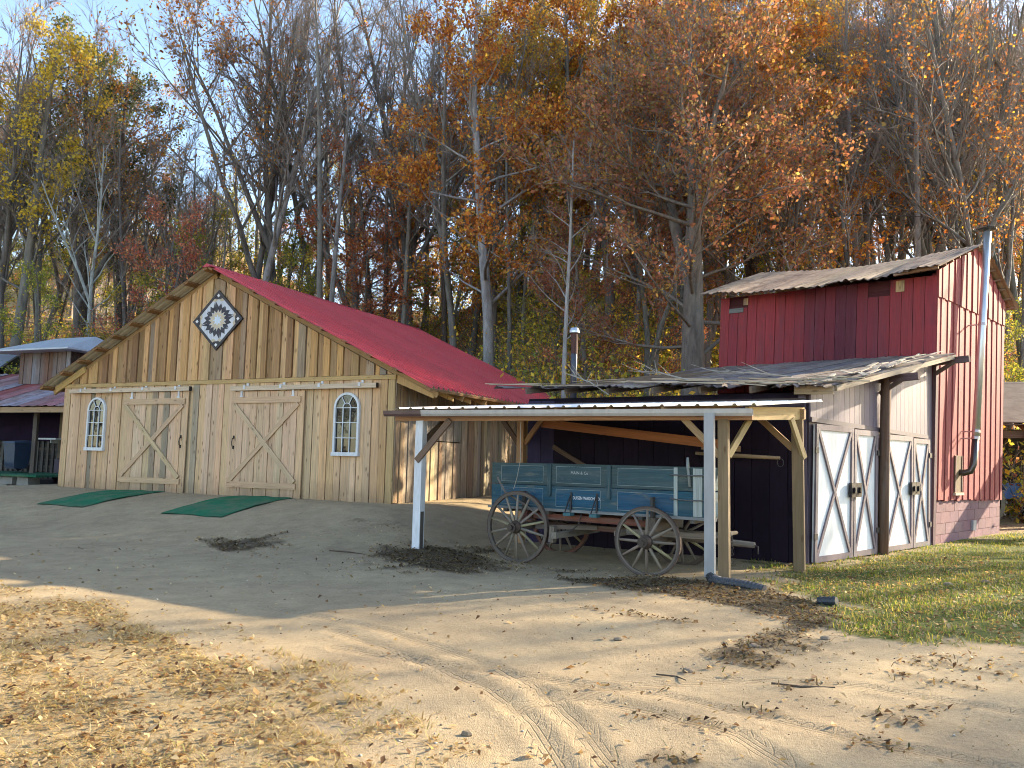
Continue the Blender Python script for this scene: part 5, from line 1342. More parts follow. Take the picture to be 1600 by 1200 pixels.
class Geo:
    def __init__(s): s.V = []; s.F = []; s.n = 0
    def add(s, V, F):
        s.V.append(V); s.F.append(F + s.n); s.n += len(V)
    def arr(s):
        if not s.V: return np.zeros((0, 3)), np.zeros((0, 4), int)
        return np.concatenate(s.V), np.concatenate(s.F)
_pat = {}
def tube_np(geo, P, R, n):
    P = np.asarray(P); m = len(P)
    d = P[-1] - P[0]; d = d / (np.linalg.norm(d) + 1e-9)
    r = np.array([0.0, 0, 1]) if abs(d[2]) < 0.9 else np.array([1.0, 0, 0])
    e1 = np.cross(d, r); e1 /= np.linalg.norm(e1); e2 = np.cross(d, e1)
    t = 2 * np.pi * np.arange(n) / n
    ring = np.cos(t)[:, None] * e1 + np.sin(t)[:, None] * e2
    V = (P[:, None, :] + np.asarray(R)[:, None, None] * ring[None]).reshape(-1, 3)
    if (m, n) not in _pat:
        i = np.arange(m - 1)[:, None] * n; k = np.arange(n)[None]
        k2 = (k + 1) % n
        _pat[(m, n)] = np.stack([i + k, i + k2, i + n + k2, i + n + k], -1).reshape(-1, 4)
    geo.add(V, _pat[(m, n)])

def rotate_about(v, ax, ang):
    ax = ax / np.linalg.norm(ax)
    return v * math.cos(ang) + np.cross(ax, v) * math.sin(ang) + ax * ax.dot(v) * (1 - math.cos(ang))

def leaf_quads(rng, C, size, flat=0.3):
    n = len(C)
    a = rng.normal(size=(n, 3)); a /= np.linalg.norm(a, axis=1)[:, None]
    b = rng.normal(size=(n, 3)); b[:, 2] += flat; b = np.cross(a, b); b /= np.linalg.norm(b, axis=1)[:, None]
    s = size * (0.45 + 1.1 * rng.random(n) ** 1.5)[:, None]
    V = np.stack([C - a * s * 0.5, C + b * s * 0.32, C + a * s * 0.5, C - b * s * 0.32], 1).reshape(-1, 3)
    F = np.arange(n * 4).reshape(n, 4)
    return V, F

def grow(seed, H=18, r0=0.2, clear=0.4, n1=20, len1=0.28, up=(25, 60), n2=7, n3=5, leaves=0, lsize=0.15, crook=0.03, fork=0, lspread=0.35, sides=(9, 5, 4, 3), twig=0.012, lstart=0.0, tap=0.72):
    """returns trunk geometry, twig geometry, leaf centres"""
    rng = np.random.default_rng(seed)
    gt, gw = Geo(), Geo(); LC = []
    def poly(p0, d, L, m, bend, wob_):
        P = [np.array(p0, float)]; d = d / np.linalg.norm(d)
        for i in range(m):
            d = d + np.array([0, 0, bend / m]) + rng.normal(size=3) * wob_
            d /= np.linalg.norm(d); P.append(P[-1] + d * L / m)
        return np.array(P)
    stems = []
    P = poly((0, 0, -0.3), np.array([rng.normal() * crook, rng.normal() * crook, 1.0]), H, 11, 0.05, crook)
    R = r0 * (1 - np.linspace(0, 1, 12)) ** 0.75 + 0.025; R[0] *= 1.45; R[1] *= 1.05
    tube_np(gt, P, R, sides[0]); stems.append((P, R, clear, n1, H))
    for k in range(fork):
        t = rng.uniform(0.25, 0.5); i = int(t * 11)
        az = rng.uniform(0, 2 * math.pi)
        d = np.array([math.cos(az) * 0.42, math.sin(az) * 0.42, 1.0])
        Lk = H * (0.9 - t); Q = poly(P[i], d, Lk, 8, 0.3, crook * 1.3); RQ = R[i] * 0.72 * (1 - np.linspace(0, 1, 9)) ** 0.75 + 0.02
        tube_np(gt, Q, RQ, 7); stems.append((Q, RQ, 0.25, int(n1 * 0.6), Lk))
    for P, R, cl, nn, HH in stems:
        az = rng.uniform(0, 6.28)
        for k in range(nn):
            t = cl + (0.98 - cl) * ((k + rng.uniform(0, 1)) / nn)
            f = t * (len(P) - 1); i = min(int(f), len(P) - 2); p = P[i] + (P[i + 1] - P[i]) * (f - i)
            rr = R[i] + (R[i + 1] - R[i]) * (f - i)
            az += 2.4 + rng.normal() * 0.5
            el = math.radians(rng.uniform(*up) + 18 * (t - cl))
            d = np.array([math.cos(az) * math.cos(el), math.sin(az) * math.cos(el), math.sin(el)])
            rel = (t - cl) / (1 - cl)
            L1 = len1 * H * (1.0 - tap * rel ** 1.3) * rng.uniform(0.6, 1.15)
            B = poly(p, d, L1, 5, rng.uniform(-0.05, 0.45), 0.11)
            r1 = min(rr * 0.6, 0.012 + 0.0115 * L1)
            tube_np(gt, B, r1 * (1 - np.linspace(0, 0.88, 6)), sides[1])
            m2 = max(2, int(n2 * L1 / (len1 * H) + 1.5))
            for q in range(m2):
                u = rng.uniform(0.22, 1.0); fi = u * 5; j = min(int(fi), 4); pb = B[j] + (B[j + 1] - B[j]) * (fi - j)
                db = B[j + 1] - B[j]; db = db / np.linalg.norm(db)
                d2 = rotate_about(db, rng.normal(size=3), math.radians(rng.uniform(25, 70))); d2[2] += 0.15
                L2 = L1 * rng.uniform(0.25, 0.5) * (1.15 - 0.5 * u)
                C = poly(pb, d2, L2, 3, 0.2, 0.15)
                tube_np(gw, C, max(0.011, r1 * 0.38) * (1 - np.linspace(0, 0.75, 4)), sides[2])
                for s_ in range(n3):
                    v = rng.uniform(0.2, 1.0); fj = v * 3; jj = min(int(fj), 2); pc = C[jj] + (C[jj + 1] - C[jj]) * (fj - jj)
                    dc = C[jj + 1] - C[jj]; dc = dc / (np.linalg.norm(dc) + 1e-9)
                    d3 = rotate_about(dc, rng.normal(size=3), math.radians(rng.uniform(20, 65))); d3[2] += 0.1
                    L3 = rng.uniform(0.35, 0.95) * (0.5 + 0.02 * H)
                    D = poly(pc, d3, L3, 2, 0.1, 0.18)
                    tube_np(gw, D, twig * (1 - np.linspace(0, 0.6, 3)), sides[3])
                    if leaves and t >= lstart and math.sin(pc[0] * 1.9 + seed) * math.cos(pc[1] * 1.7 + 1.0) * math.sin(pc[2] * 1.6) + rng.normal() * 0.35 > -0.42:
                        w_ = rng.uniform(0, 1, leaves)[:, None]
                        LC.append(D[0] + (D[-1] - D[0]) * w_ + rng.normal(size=(leaves, 3)) * lspread * 0.5)
    return gt.arr(), gw.arr(), (np.concatenate(LC) if LC else np.zeros((0, 3))), rng

PAL = {
 'rust':  [((0.40, 0.15, 0.035), .38), ((0.30, 0.095, 0.03), .22), ((0.52, 0.25, 0.045), .25), ((0.58, 0.38, 0.06), .10), ((0.18, 0.065, 0.03), .05)],
 'gold':  [((0.52, 0.33, 0.05), .5), ((0.44, 0.22, 0.045), .25), ((0.34, 0.28, 0.06), .25)],
 'olive': [((0.22, 0.22, 0.04), .35), ((0.40, 0.33, 0.05), .35), ((0.13, 0.16, 0.035), .3)],
 'pink':  [((0.33, 0.135, 0.075), .5), ((0.25, 0.085, 0.06), .3), ((0.40, 0.22, 0.11), .2)],
 'dark':  [((0.05, 0.075, 0.03), .6), ((0.09, 0.095, 0.03), .3), ((0.16, 0.12, 0.035), .1)],
 'mixed': [((0.28, 0.105, 0.06), .30), ((0.27, 0.13, 0.06), .25), ((0.33, 0.20, 0.06), .15), ((0.16, 0.12, 0.05), .15), ((0.24, 0.10, 0.075), .15)],
 'yellow':[((0.62, 0.44, 0.05), .6), ((0.45, 0.36, 0.06), .4)],
}
def leaf_cols(rng, n, pal):
    cs = np.array([c for c, _ in PAL[pal]]); ps = np.array([p for _, p in PAL[pal]]); ps = ps / ps.sum()
    c = cs[rng.choice(len(cs), n, p=ps)] * rng.uniform(0.7, 1.8, (n, 1))
    return np.clip(c, 0, 1)
def set_lc(me, cols_per_vert):
    at = me.attributes.new('lc', 'FLOAT_COLOR', 'POINT')
    a = np.ones((len(cols_per_vert), 4), np.float32); a[:, :3] = cols_per_vert
    at.data.foreach_set('color', a.ravel())

PROTO = {}
def proto(key, seed, pal=None, **kw):
    (tv, tf), (wv, wf), lc, rng = grow(seed, **kw)
    mt = mesh_np('trunk', tv, tf); mt.materials.append(M['bark']); mt.polygons.foreach_set('use_smooth', np.ones(len(tf), bool))
    if pal and len(lc):
        lv, lf = leaf_quads(rng, lc, kw.get('lsize', 0.15))
        V = np.concatenate([wv, lv]); F = np.concatenate([wf, lf + len(wv)])
        mc = mesh_np('crown', V, F); mc.materials.append(M['bark_twig']); mc.materials.append(M['leaf'])
        mi = np.zeros(len(F), np.int32); mi[len(wf):] = 1; mc.polygons.foreach_set('material_index', mi)
        cols = np.ones((len(V), 3)); cols[len(wv):] = np.repeat(leaf_cols(rng, len(lc), pal), 4, 0); set_lc(mc, cols)
    else:
        mc = mesh_np('crown', wv, wf); mc.materials.append(M['bark_twig'])
    PROTO.setdefault(key, []).append((mt, mc))
def twig_mat():
    n = NT('twig_bark')
    co = n.add('TexCoord').outputs['Object']
    a = n.noise(co, 2.0, 3, 0.6)
    return n.out(n.ramp(a, [(0.3, (0.15, 0.12, 0.10)), (0.7, (0.30, 0.255, 0.225))]), 0.9, 0.1)
M['bark_twig'] = twig_mat()

for k in range(5): proto('bare', 100 + k, H=18, r0=0.135, clear=0.36, n1=17, len1=0.25, up=(38, 70), n2=9, n3=8, crook=0.04, fork=1 + k % 3, twig=0.010, tap=0.35)
for k in range(3): proto('pole', 140 + k, H=19, r0=0.13, clear=0.42, n1=18, len1=0.15, up=(20, 60), n2=5, n3=5, crook=0.018, twig=0.010)
for k in range(3): proto('oak', 200 + k, 'rust', H=19, r0=0.24, clear=0.28, n1=26, len1=0.36, up=(0, 42), n2=8, n3=5, leaves=36, lsize=0.135, crook=0.03, fork=k % 2, lspread=0.30)
for k in range(2): proto('oak_gold', 220 + k, 'gold', H=18, r0=0.24, clear=0.40, n1=20, len1=0.30, up=(15, 50), n2=7, n3=5, leaves=24, lsize=0.13, crook=0.03, fork=1, lspread=0.30)
for k in range(2): proto('pinkish', 240 + k, 'pink', H=13, r0=0.16, clear=0.22, n1=20, len1=0.34, up=(-5, 40), n2=7, n3=5, leaves=20, lsize=0.12, crook=0.05, lspread=0.28)
for k in range(3): proto('olive', 260 + k, 'olive', H=10, r0=0.09, clear=0.22, n1=17, len1=0.30, up=(10, 50), n2=6, n3=4, leaves=16, lsize=0.12, crook=0.05, lspread=0.28)
for k in range(2): proto('sparse', 280 + k, 'rust', H=18, r0=0.14, clear=0.40, n1=17, len1=0.27, up=(25, 65), n2=8, n3=6, leaves=4, lsize=0.115, crook=0.04, fork=2, tap=0.4, lspread=0.25)
proto('evergreen', 300, 'dark', H=17, r0=0.2, clear=0.40, n1=22, len1=0.27, up=(10, 50), n2=7, n3=5, leaves=22, lsize=0.13, crook=0.03, lspread=0.3)
proto('yellow', 310, 'yellow', H=16, r0=0.2, clear=0.35, n1=22, len1=0.30, up=(10, 50), n2=7, n3=5, leaves=20, lsize=0.13, crook=0.03, lspread=0.3)
proto('knotty', 320, 'mixed', H=16, r0=0.44, clear=0.30, n1=26, len1=0.36, up=(-8, 40), n2=9, n3=5, leaves=24, lsize=0.12, crook=0.03, fork=2)

def place_tree(key, idx, x, y, h, label, group=None, rot=None, bark=(0.21, 0.19, 0.17), leaf=(1, 1, 1), lean=(0, 0), sxy=1.0, name=None):
    mt, mc = PROTO[key][idx % len(PROTO[key])]
    H0 = {'bare': 18, 'pole': 19, 'oak': 19, 'oak_gold': 18, 'pinkish': 13, 'olive': 10, 'sparse': 18, 'evergreen': 17, 'yellow': 16, 'knotty': 16}[key]
    s = h / H0
    nm = name or {'bare': 'bare_tree', 'pole': 'slender_tree', 'oak': 'oak_tree', 'oak_gold': 'oak_tree', 'pinkish': 'maple_tree', 'olive': 'young_tree', 'sparse': 'thinning_tree', 'evergreen': 'evergreen_tree', 'yellow': 'yellow_tree', 'knotty': 'gnarled_tree'}[key]
    o = bpy.data.objects.new(nm, None); o.location = (x, y, Tz(x, y)); o.scale = (s * sxy, s * sxy, s)
    o.rotation_euler = (lean[0], lean[1], RND.uniform(0, 6.28) if rot is None else rot)
    COL.objects.link(o); tag(o, label, 'tree', group)
    a = bpy.data.objects.new('trunk', mt); a.color = (*vary(bark, 0.15), 1); link(a, o)
    b = bpy.data.objects.new('crown', mc); b.color = (*leaf, 1); link(b, o)
    return o

GREYB, DARKB, PALEB = (0.185, 0.165, 0.15), (0.11, 0.09, 0.075), (0.33, 0.315, 0.295)
NAMED = [
 # key, variant, x, y, height, bark, leaf, label
 ('oak', 0, -0.95, 33.0, 21, PALEB, (1.0, 1.0, 1.0), 'big rust-leaved oak with pale straight trunk rising above the red roof end'),
 ('pole', 1, -0.07, 34.0, 15, GREYB, (1, 1, 1), 'slim grey trunk just right of the pale oak trunk'),
 ('pole', 0, 1.77, 25.0, 12, PALEB, (1, 1, 1), 'thin pale tree standing beside the dark chimney pipe'),
 ('knotty', 0, 5.84, 24.6, 17, (0.16, 0.13, 0.11), (0.95, 1.0, 1.0), 'thick gnarled tree with reddish leaves behind the red shed left end'),
 ('oak', 1, 10.37, 33.0, 19, DARKB, (1.0, 1.05, 1.0), 'broad rust and gold oak filling the sky above the red shed roof'),
 ('sparse', 0, 10.64, 29.0, 15, DARKB, (1, 1, 1), 'dark crooked tree behind the middle of the red shed roof'),
 ('pole', 2, 14.33, 31.0, 21, (0.30, 0.25, 0.22), (1, 1, 1), 'straight brownish pole-like tree above the red shed ridge'),
 ('bare', 1, 17.77, 32.0, 19, GREYB, (1, 1, 1), 'bare grey tree left of the tall stove pipe'),
 ('bare', 2, 18.01, 30.0, 22, GREYB, (1, 1, 1), 'stout forked bare tree directly behind the stove pipe cap'),
 ('sparse', 1, 17.75, 27.0, 18, GREYB, (0.7, 0.7, 0.75), 'leaning bare limbed tree at the right edge'),
 ('oak', 2, 4.82, 37.0, 20, GREYB, (1.05, 1.05, 1.0), 'orange oak between the two roofs, higher on the slope'),
 ('oak_gold', 0, 1.95, 42.0, 22, GREYB, (1, 1, 1), 'golden oak behind the rust-leaved oak'),
 ('oak', 0, 8.77, 41.0, 21, GREYB, (1.0, 0.95, 1.0), 'rust oak high on the slope left of the gnarled tree crown'),
 ('oak_gold', 1, 17.42, 42.0, 20, DARKB, (1, 1, 1), 'golden brown oak above the middle of the red shed'),
 ('bare', 0, -22.17, 40.0, 15, (0.46, 0.47, 0.46), (1, 1, 1), 'pale barked slender tree above the left cupola'),
 ('bare', 3, -13.81, 41.0, 27, PALEB, (1, 1, 1), 'tall pale forked bare tree reaching the sky above the barn peak'),
 ('sparse', 0, -13.40, 43.0, 27, GREYB, (0.85, 0.9, 1.0), 'tall bare tree with few rusty leaves right of the barn peak'),
 ('bare', 1, -9.00, 44.0, 27, GREYB, (1, 1, 1), 'tall bare tree against the blue sky left of the rust oak'),
 ('pole', 0, -5.99, 38.0, 20, GREYB, (1, 1, 1), 'thick straight grey trunk above the middle of the red roof'),
 ('pole', 2, -6.71, 40.0, 20, DARKB, (1, 1, 1), 'darker trunk close beside the grey one above the red roof'),
 ('pole', 1, -3.58, 41.0, 21, DARKB, (1, 1, 1), 'dark slender trunk left of the rust oak'),
 ('evergreen', 0, -23.65, 46.0, 20, DARKB, (1, 1, 1), 'dark green crowned tree left of the open sky'),
 ('yellow', 0, -26.42, 40.0, 22, GREYB, (0.85, 0.85, 0.9), 'yellow leaved tree in the top left corner'),
 ('pinkish', 0, -7.98, 39.0, 11, DARKB, (1.1, 0.9, 0.7), 'small rusty tree above the upper part of the red roof'),
 ('pinkish', 1, 3.15, 30.0, 9, GREYB, (1, 1, 1), 'small reddish tree overhanging the slope right of the chimney pipe'),
 ('pinkish', 0, 5.23, 29.0, 10, GREYB, (1, 1, 1), 'reddish low tree left of the gnarled trunk'),
 ('sparse', 1, 18.39, 36.0, 21, GREYB, (1, 1, 1), 'half bare tall tree left of the stove pipe, higher up the slope'),
 ('bare', 3, 22.76, 36.0, 22, GREYB, (1, 1, 1), 'tall twiggy bare tree in the top right corner'),
 ('oak_gold', 0, 23.77, 44.0, 20, GREYB, (0.9, 0.95, 1), 'golden leaved tree far behind the stove pipe'),
 ('bare', 4, 22.25, 33.0, 20, GREYB, (1, 1, 1), 'bare tree cut by the right picture edge behind the pole shed'),
 ('sparse', 0, 24.45, 42.0, 20, DARKB, (1, 1, 1), 'dark tree with a few rusty leaves right of the stove pipe top'),
 ('bare', 0, -15.44, 44.0, 25, GREYB, (1, 1, 1), 'tall bare tree straight above the barn peak'),
 ('bare', 2, -6.19, 45.0, 27, GREYB, (1, 1, 1), 'bare tree against the sky above the upper red roof'),
 ('bare', 4, -27.41, 44.0, 19, GREYB, (1, 1, 1), 'bare twiggy tree between the yellow tree and the dark green crown'),
 ('evergreen', 0, -28.64, 50.0, 20, DARKB, (1.6, 1.4, 1.0), 'olive crowned tree behind the yellow tree'),
 ('pinkish', 1, -7.36, 43.0, 15, DARKB, (1.1, 0.85, 0.6), 'orange-brown tree rising behind the red roof middle'),
 ('bare', 1, -27.5, 41.0, 23, GREYB, (1, 1, 1), 'tall bare tree at the far left edge of the wood'),
 ('sparse', 1, -24.5, 43.0, 23, GREYB, (0.9, 0.9, 0.9), 'tall half bare tree just right of the left picture edge'),
 ('evergreen', 0, -25.8, 46.0, 22, DARKB, (1.5, 1.4, 1.1), 'olive leaved tall tree in the far left of the wood'),
 ('olive', 0, -16.46, 39.0, 11, DARKB, (1, 1, 1), 'olive green young tree behind the barn peak'),
 ('olive', 1, -10.86, 40.0, 10, DARKB, (1.1, 1.0, 0.9), 'yellow green young tree behind the red roof top'),
 ('olive', 2, 1.81, 33.0, 8, DARKB, (1.2, 1.1, 1.0), 'yellow green sapling left of the chimney pipe'),
]
for key, idx, x, Y, h, bark, leaf, lab in NAMED:
    place_tree(key, idx, x, Y, h, lab, None, None, bark, leaf, (RND.uniform(-.03, .03), RND.uniform(-.03, .03)))

# the rest of the wood that can still be told apart: kinds share a label within their group
rngF = random.Random(41)
spots = [(x_, y_) for _, _, x_, y_, *_ in NAMED]
def free(x, y, r):
    return all((x - a) ** 2 + (y - b) ** 2 > r * r for a, b in spots)
KINDS = [
 ('bare', 'bare grey tree on the slope', 'bare trees on the slope', 30, (14, 21), GREYB, 2.2),
 ('pole', 'slim bare pole-like tree', 'slim trunks on the slope', 54, (13, 20), GREYB, 1.3),
 ('olive', 'olive-yellow young tree on the slope', 'young leafy trees on the slope', 52, (5, 12), DARKB, 1.6),
 ('sparse', 'half bare tree with rusty leaves', 'half bare trees on the slope', 24, (14, 19), DARKB, 1.8),
 ('pinkish', 'russet understorey tree on the slope', 'russet trees on the slope', 26, (7, 14), DARKB, 1.8),
 ('oak_gold', 'golden-brown leaved tree on the slope', 'golden trees on the slope', 14, (12, 18), GREYB, 2.0),
]
ORD = ['first', 'second', 'third', 'fourth', 'fifth', 'sixth', 'seventh', 'eighth', 'ninth', 'tenth', 'eleventh', 'twelfth']
TENS = {2: 'twenty', 3: 'thirty', 4: 'forty', 5: 'fifty', 6: 'sixty'}
TEEN = ['thirteenth', 'fourteenth', 'fifteenth', 'sixteenth', 'seventeenth', 'eighteenth', 'nineteenth']
def ordinal(i):
    if i <= 12: return ORD[i - 1]
    if i < 20: return TEEN[i - 13]
    t_, u_ = divmod(i, 10)
    return TENS[t_][:-1] + 'ieth' if u_ == 0 else TENS[t_] + '-' + ORD[u_ - 1]
def number_left_to_right(objs):
    objs.sort(key=lambda o: o.location.x / o.location.y)
    for i, o in enumerate(objs):
        o['label'] = o['label'] + ', ' + ordinal(i + 1) + ' of these from the left'
for key, lab, grp, cnt, hh, bk, gap in KINDS:
    k = 0; tries = 0; made = []
    while k < cnt and tries < 4000:
        tries += 1
        Y = rngF.uniform(27, 62); br = rngF.uniform(-0.72, 0.73); x = br * Y       # bearing from the yard
        if Y < 36.5 and x < 3.0: continue
        if x > 0.74 * Y: continue
        if key == 'oak_gold' and br < -0.1: continue
        if not free(x, Y, gap): continue
        spots.append((x, Y))
        h = rngF.uniform(*hh)
        if key not in ('olive', 'pinkish'):      # tops follow the skyline: a gap of sky left of the middle
            el = (rngF.uniform(0.42, 0.57) if br < -0.57 else rngF.uniform(0.34, 0.44) if br < -0.385 else rngF.uniform(0.51, 0.75))
            h = min(24.0, max(8.0, el * Y + 1.7 - Tz(x, Y)))
        o_ = place_tree(key, rngF.randrange(9), x, Y, h, lab, grp, rngF.uniform(0, 6.28), lerp(bk, (0.30, 0.28, 0.26), rngF.random() * 0.6), vary((1, 1, 1), 0.2, 0.1, rngF), (rngF.uniform(-.05, .05), rngF.uniform(-.05, .05)))
        made.append(o_); k += 1
    number_left_to_right(made)
# oaks on the crest, right half of the view
k = 0; made = []; tries = 0
while k < 11 and tries < 3000:
    tries += 1
    Y = rngF.uniform(38, 56); x = rngF.uniform(-0.16, 0.6) * Y
    if not free(x, Y, 1.7): continue
    spots.append((x, Y)); k += 1
    o_ = place_tree('oak' if k % 3 else 'oak_gold', k, x, Y, rngF.uniform(16, 20), 'rust leaved oak on the crest', 'oaks on the crest', rngF.uniform(0, 6.28), GREYB, vary((1, 1, 1), 0.12, 0.1, rngF)); made.append(o_)
number_left_to_right(made)
# trees beside the yard, outside the picture: their long shadows stripe the ground
for i, (x, y, h, key) in enumerate(((24, 18.0, 12, 'pole'), (29, 17.0, 15, 'pole'), (33, 24.0, 17, 'bare'), (21.8, 19.6, 11, 'bare'), (36, 20, 19, 'pole'), (27, 14.2, 10, 'pole'), (42, 25.5, 19, 'bare'))):
    place_tree(key, i, x, y, h, 'bare tree beyond the right edge whose long shadow stripes the yard', 'trees beside the yard', None, GREYB)

# wood left of the yard, outside the picture: mirrored in the barn windows
for i, (x, y, h, key) in enumerate(((-33, 13, 15, 'oak'), (-38, 6, 17, 'oak'), (-30, 6, 12, 'olive'), (-42, 15, 18, 'oak_gold'), (-36, 1, 15, 'pinkish'), (-44, -4, 18, 'oak'), (-34, 18, 12, 'olive'), (-28, 0, 9, 'pinkish'), (-40, 10, 11, 'olive'), (-48, 8, 19, 'bare'))):
    place_tree(key, i, x, y, h, 'autumn tree beyond the left edge, mirrored in the barn windows', 'trees left of the yard', None, GREYB)

# distant wood: one mass
def build_far_wood():
    rng = np.random.default_rng(77)
    base = []
    for s in range(4):
        (tv, tf), (wv, wf), lc, r_ = grow(500 + s, H=17, r0=0.17, clear=0.35, n1=14, len1=0.22, up=(20, 60), n2=4, n3=3, leaves=2, lsize=0.3, sides=(6, 3, 3, 3), twig=0.02, fork=s % 2)
        base.append((np.concatenate([tv, wv]), np.concatenate([tf, wf + len(tv)]), lc))
    Vs, Fs, Cs, Ms = [], [], [], []; n = 0
    def put(x, y, h, pal, dens):
        nonlocal n
        v, f, lc = base[rng.integers(4)]
        a = rng.uniform(0, 6.28); c, s = math.cos(a), math.sin(a); Rm = np.array([[c, -s, 0], [s, c, 0], [0, 0, 1.0]])
        o = np.array([x, y, Tz(x, y)]); k = h / 17.0
        v2 = (v * k) @ Rm.T + o
        Vs.append(v2); Fs.append(f + n); n += len(v2); Ms.append(np.zeros(len(f), np.int32)); Cs.append(np.tile(np.array([[0.2, 0.17, 0.15]]), (len(v2), 1)))
        if dens > 0:
            l = lc[rng.random(len(lc)) < dens]; l = (l * k) @ Rm.T + o
            lv, lf = leaf_quads(rng, l, 0.30); Vs.append(lv); Fs.append(lf + n); n += len(lv); Ms.append(np.ones(len(lf), np.int32)); Cs.append(np.repeat(leaf_cols(rng, len(l), pal), 4, 0))
    pals = ['rust', 'gold', 'olive', 'pink', 'olive']
    for k in range(85):
        Y = rng.uniform(56, 95); br = rng.uniform(-0.76, 0.75)
        if br > 0.05 and k % 3: br = rng.uniform(-0.76, 0.05)
        put(br * Y, Y, rng.uniform(11, 17) * (0.8 if br < -0.39 else 1), pals[rng.integers(5)], rng.choice([0.0, 0.3, 0.8]))
    for k in range(64):          # the far ridge at the left
        Y = rng.uniform(150, 240); br = rng.uniform(-0.72, -0.14)
        put(br * Y, Y, rng.uniform(12, 18), ['pink', 'pink', 'gold'][k % 3], 0.5)
    V = np.concatenate(Vs); F = np.concatenate(Fs)
    me = mesh_np('far_wood', V, F); me.materials.append(M['bark_twig']); me.materials.append(M['leaf'])
    me.polygons.foreach_set('material_index', np.concatenate(Ms)); set_lc(me, np.concatenate(Cs))
    o = bpy.data.objects.new('far_wood', me); COL.objects.link(o)
    tag(o, 'distant autumn wood beyond the crest of the slope', None, None, 'stuff')
build_far_wood()

# undergrowth on the slope: one mass
def build_undergrowth():
    rng = np.random.default_rng(5)
    g = Geo(); C = []; cols = []
    for k in range(2600):
        Y = 24.5 + 34 * rng.random() ** 1.6; x = rng.uniform(-0.71, 0.70) * Y
        if x < 4 and Y < 32.5 + 1.5 * (x < -4): 
            if not (x > 1.0 and Y > 24.5): continue
        if x < -3 and Y < 35: continue
        z = Tz(x, Y); h = rng.uniform(0.5, 2.6)
        for s in range(4):
            d = rng.normal(size=3) * 0.45; d[2] = 1
            p = np.array([x, Y, z - 0.05]) + np.append(rng.normal(size=2) * 0.25, 0)
            P = np.stack([p, p + d * h * 0.5, p + d * h + rng.normal(size=3) * 0.1]); tube_np(g, P, [0.014, 0.010, 0.005], 3)
            m = int(12 + 12 * rng.random()) if rng.random() < 0.85 else 0
            if m:
                w = rng.uniform(0.25, 1, m)[:, None]
                C.append(p + d * h * w + rng.normal(size=(m, 3)) * 0.28)
                pal = ['olive', 'olive', 'gold', 'olive', 'rust', 'pink', 'yellow'][rng.integers(7)]
                cols.append(leaf_cols(rng, m, pal))
    for k in range(420):         # taller yellow-green brush between the two roofs
        Y = 25.0 + 15 * rng.random(); x = rng.uniform(-0.012, 0.255) * Y
        if Y < 29.5 and x < 1.1: continue
        z = Tz(x, Y); h = rng.uniform(1.2, 4.2)
        for s in range(4):
            d = rng.normal(size=3) * 0.35; d[2] = 1
            p = np.array([x, Y, z - 0.05]) + np.append(rng.normal(size=2) * 0.3, 0)
            tube_np(g, np.stack([p, p + d * h * 0.5, p + d * h]), [0.016, 0.012, 0.005], 3)
            m = 26; w = rng.uniform(0.1, 1, m)[:, None]
            q = p + d * h * w + rng.normal(size=(m, 3)) * np.array([0.5, 0.5, 0.16])
            C.append(q); cols.append(leaf_cols(rng, m, ['olive', 'olive', 'yellow', 'olive', 'gold'][rng.integers(5)]))
    wv, wf = g.arr(); C = np.concatenate(C); lv, lf = leaf_quads(rng, C, 0.16, 1.2)
    V = np.concatenate([wv, lv]); F = np.concatenate([wf, lf + len(wv)])
    me = mesh_np('undergrowth', V, F); me.materials.append(M['bark_twig']); me.materials.append(M['leaf'])
    mi = np.ones(len(F), np.int32); mi[:len(wf)] = 0; me.polygons.foreach_set('material_index', mi)
    cc = np.ones((len(V), 3)); cc[len(wv):] = np.repeat(np.concatenate(cols), 4, 0); set_lc(me, cc)
    o = bpy.data.objects.new('undergrowth', me); COL.objects.link(o)
    o.color = (1.35, 1.35, 1.3, 1)
    tag(o, 'green and yellow brush covering the foot of the slope', None, None, 'stuff')
build_undergrowth()

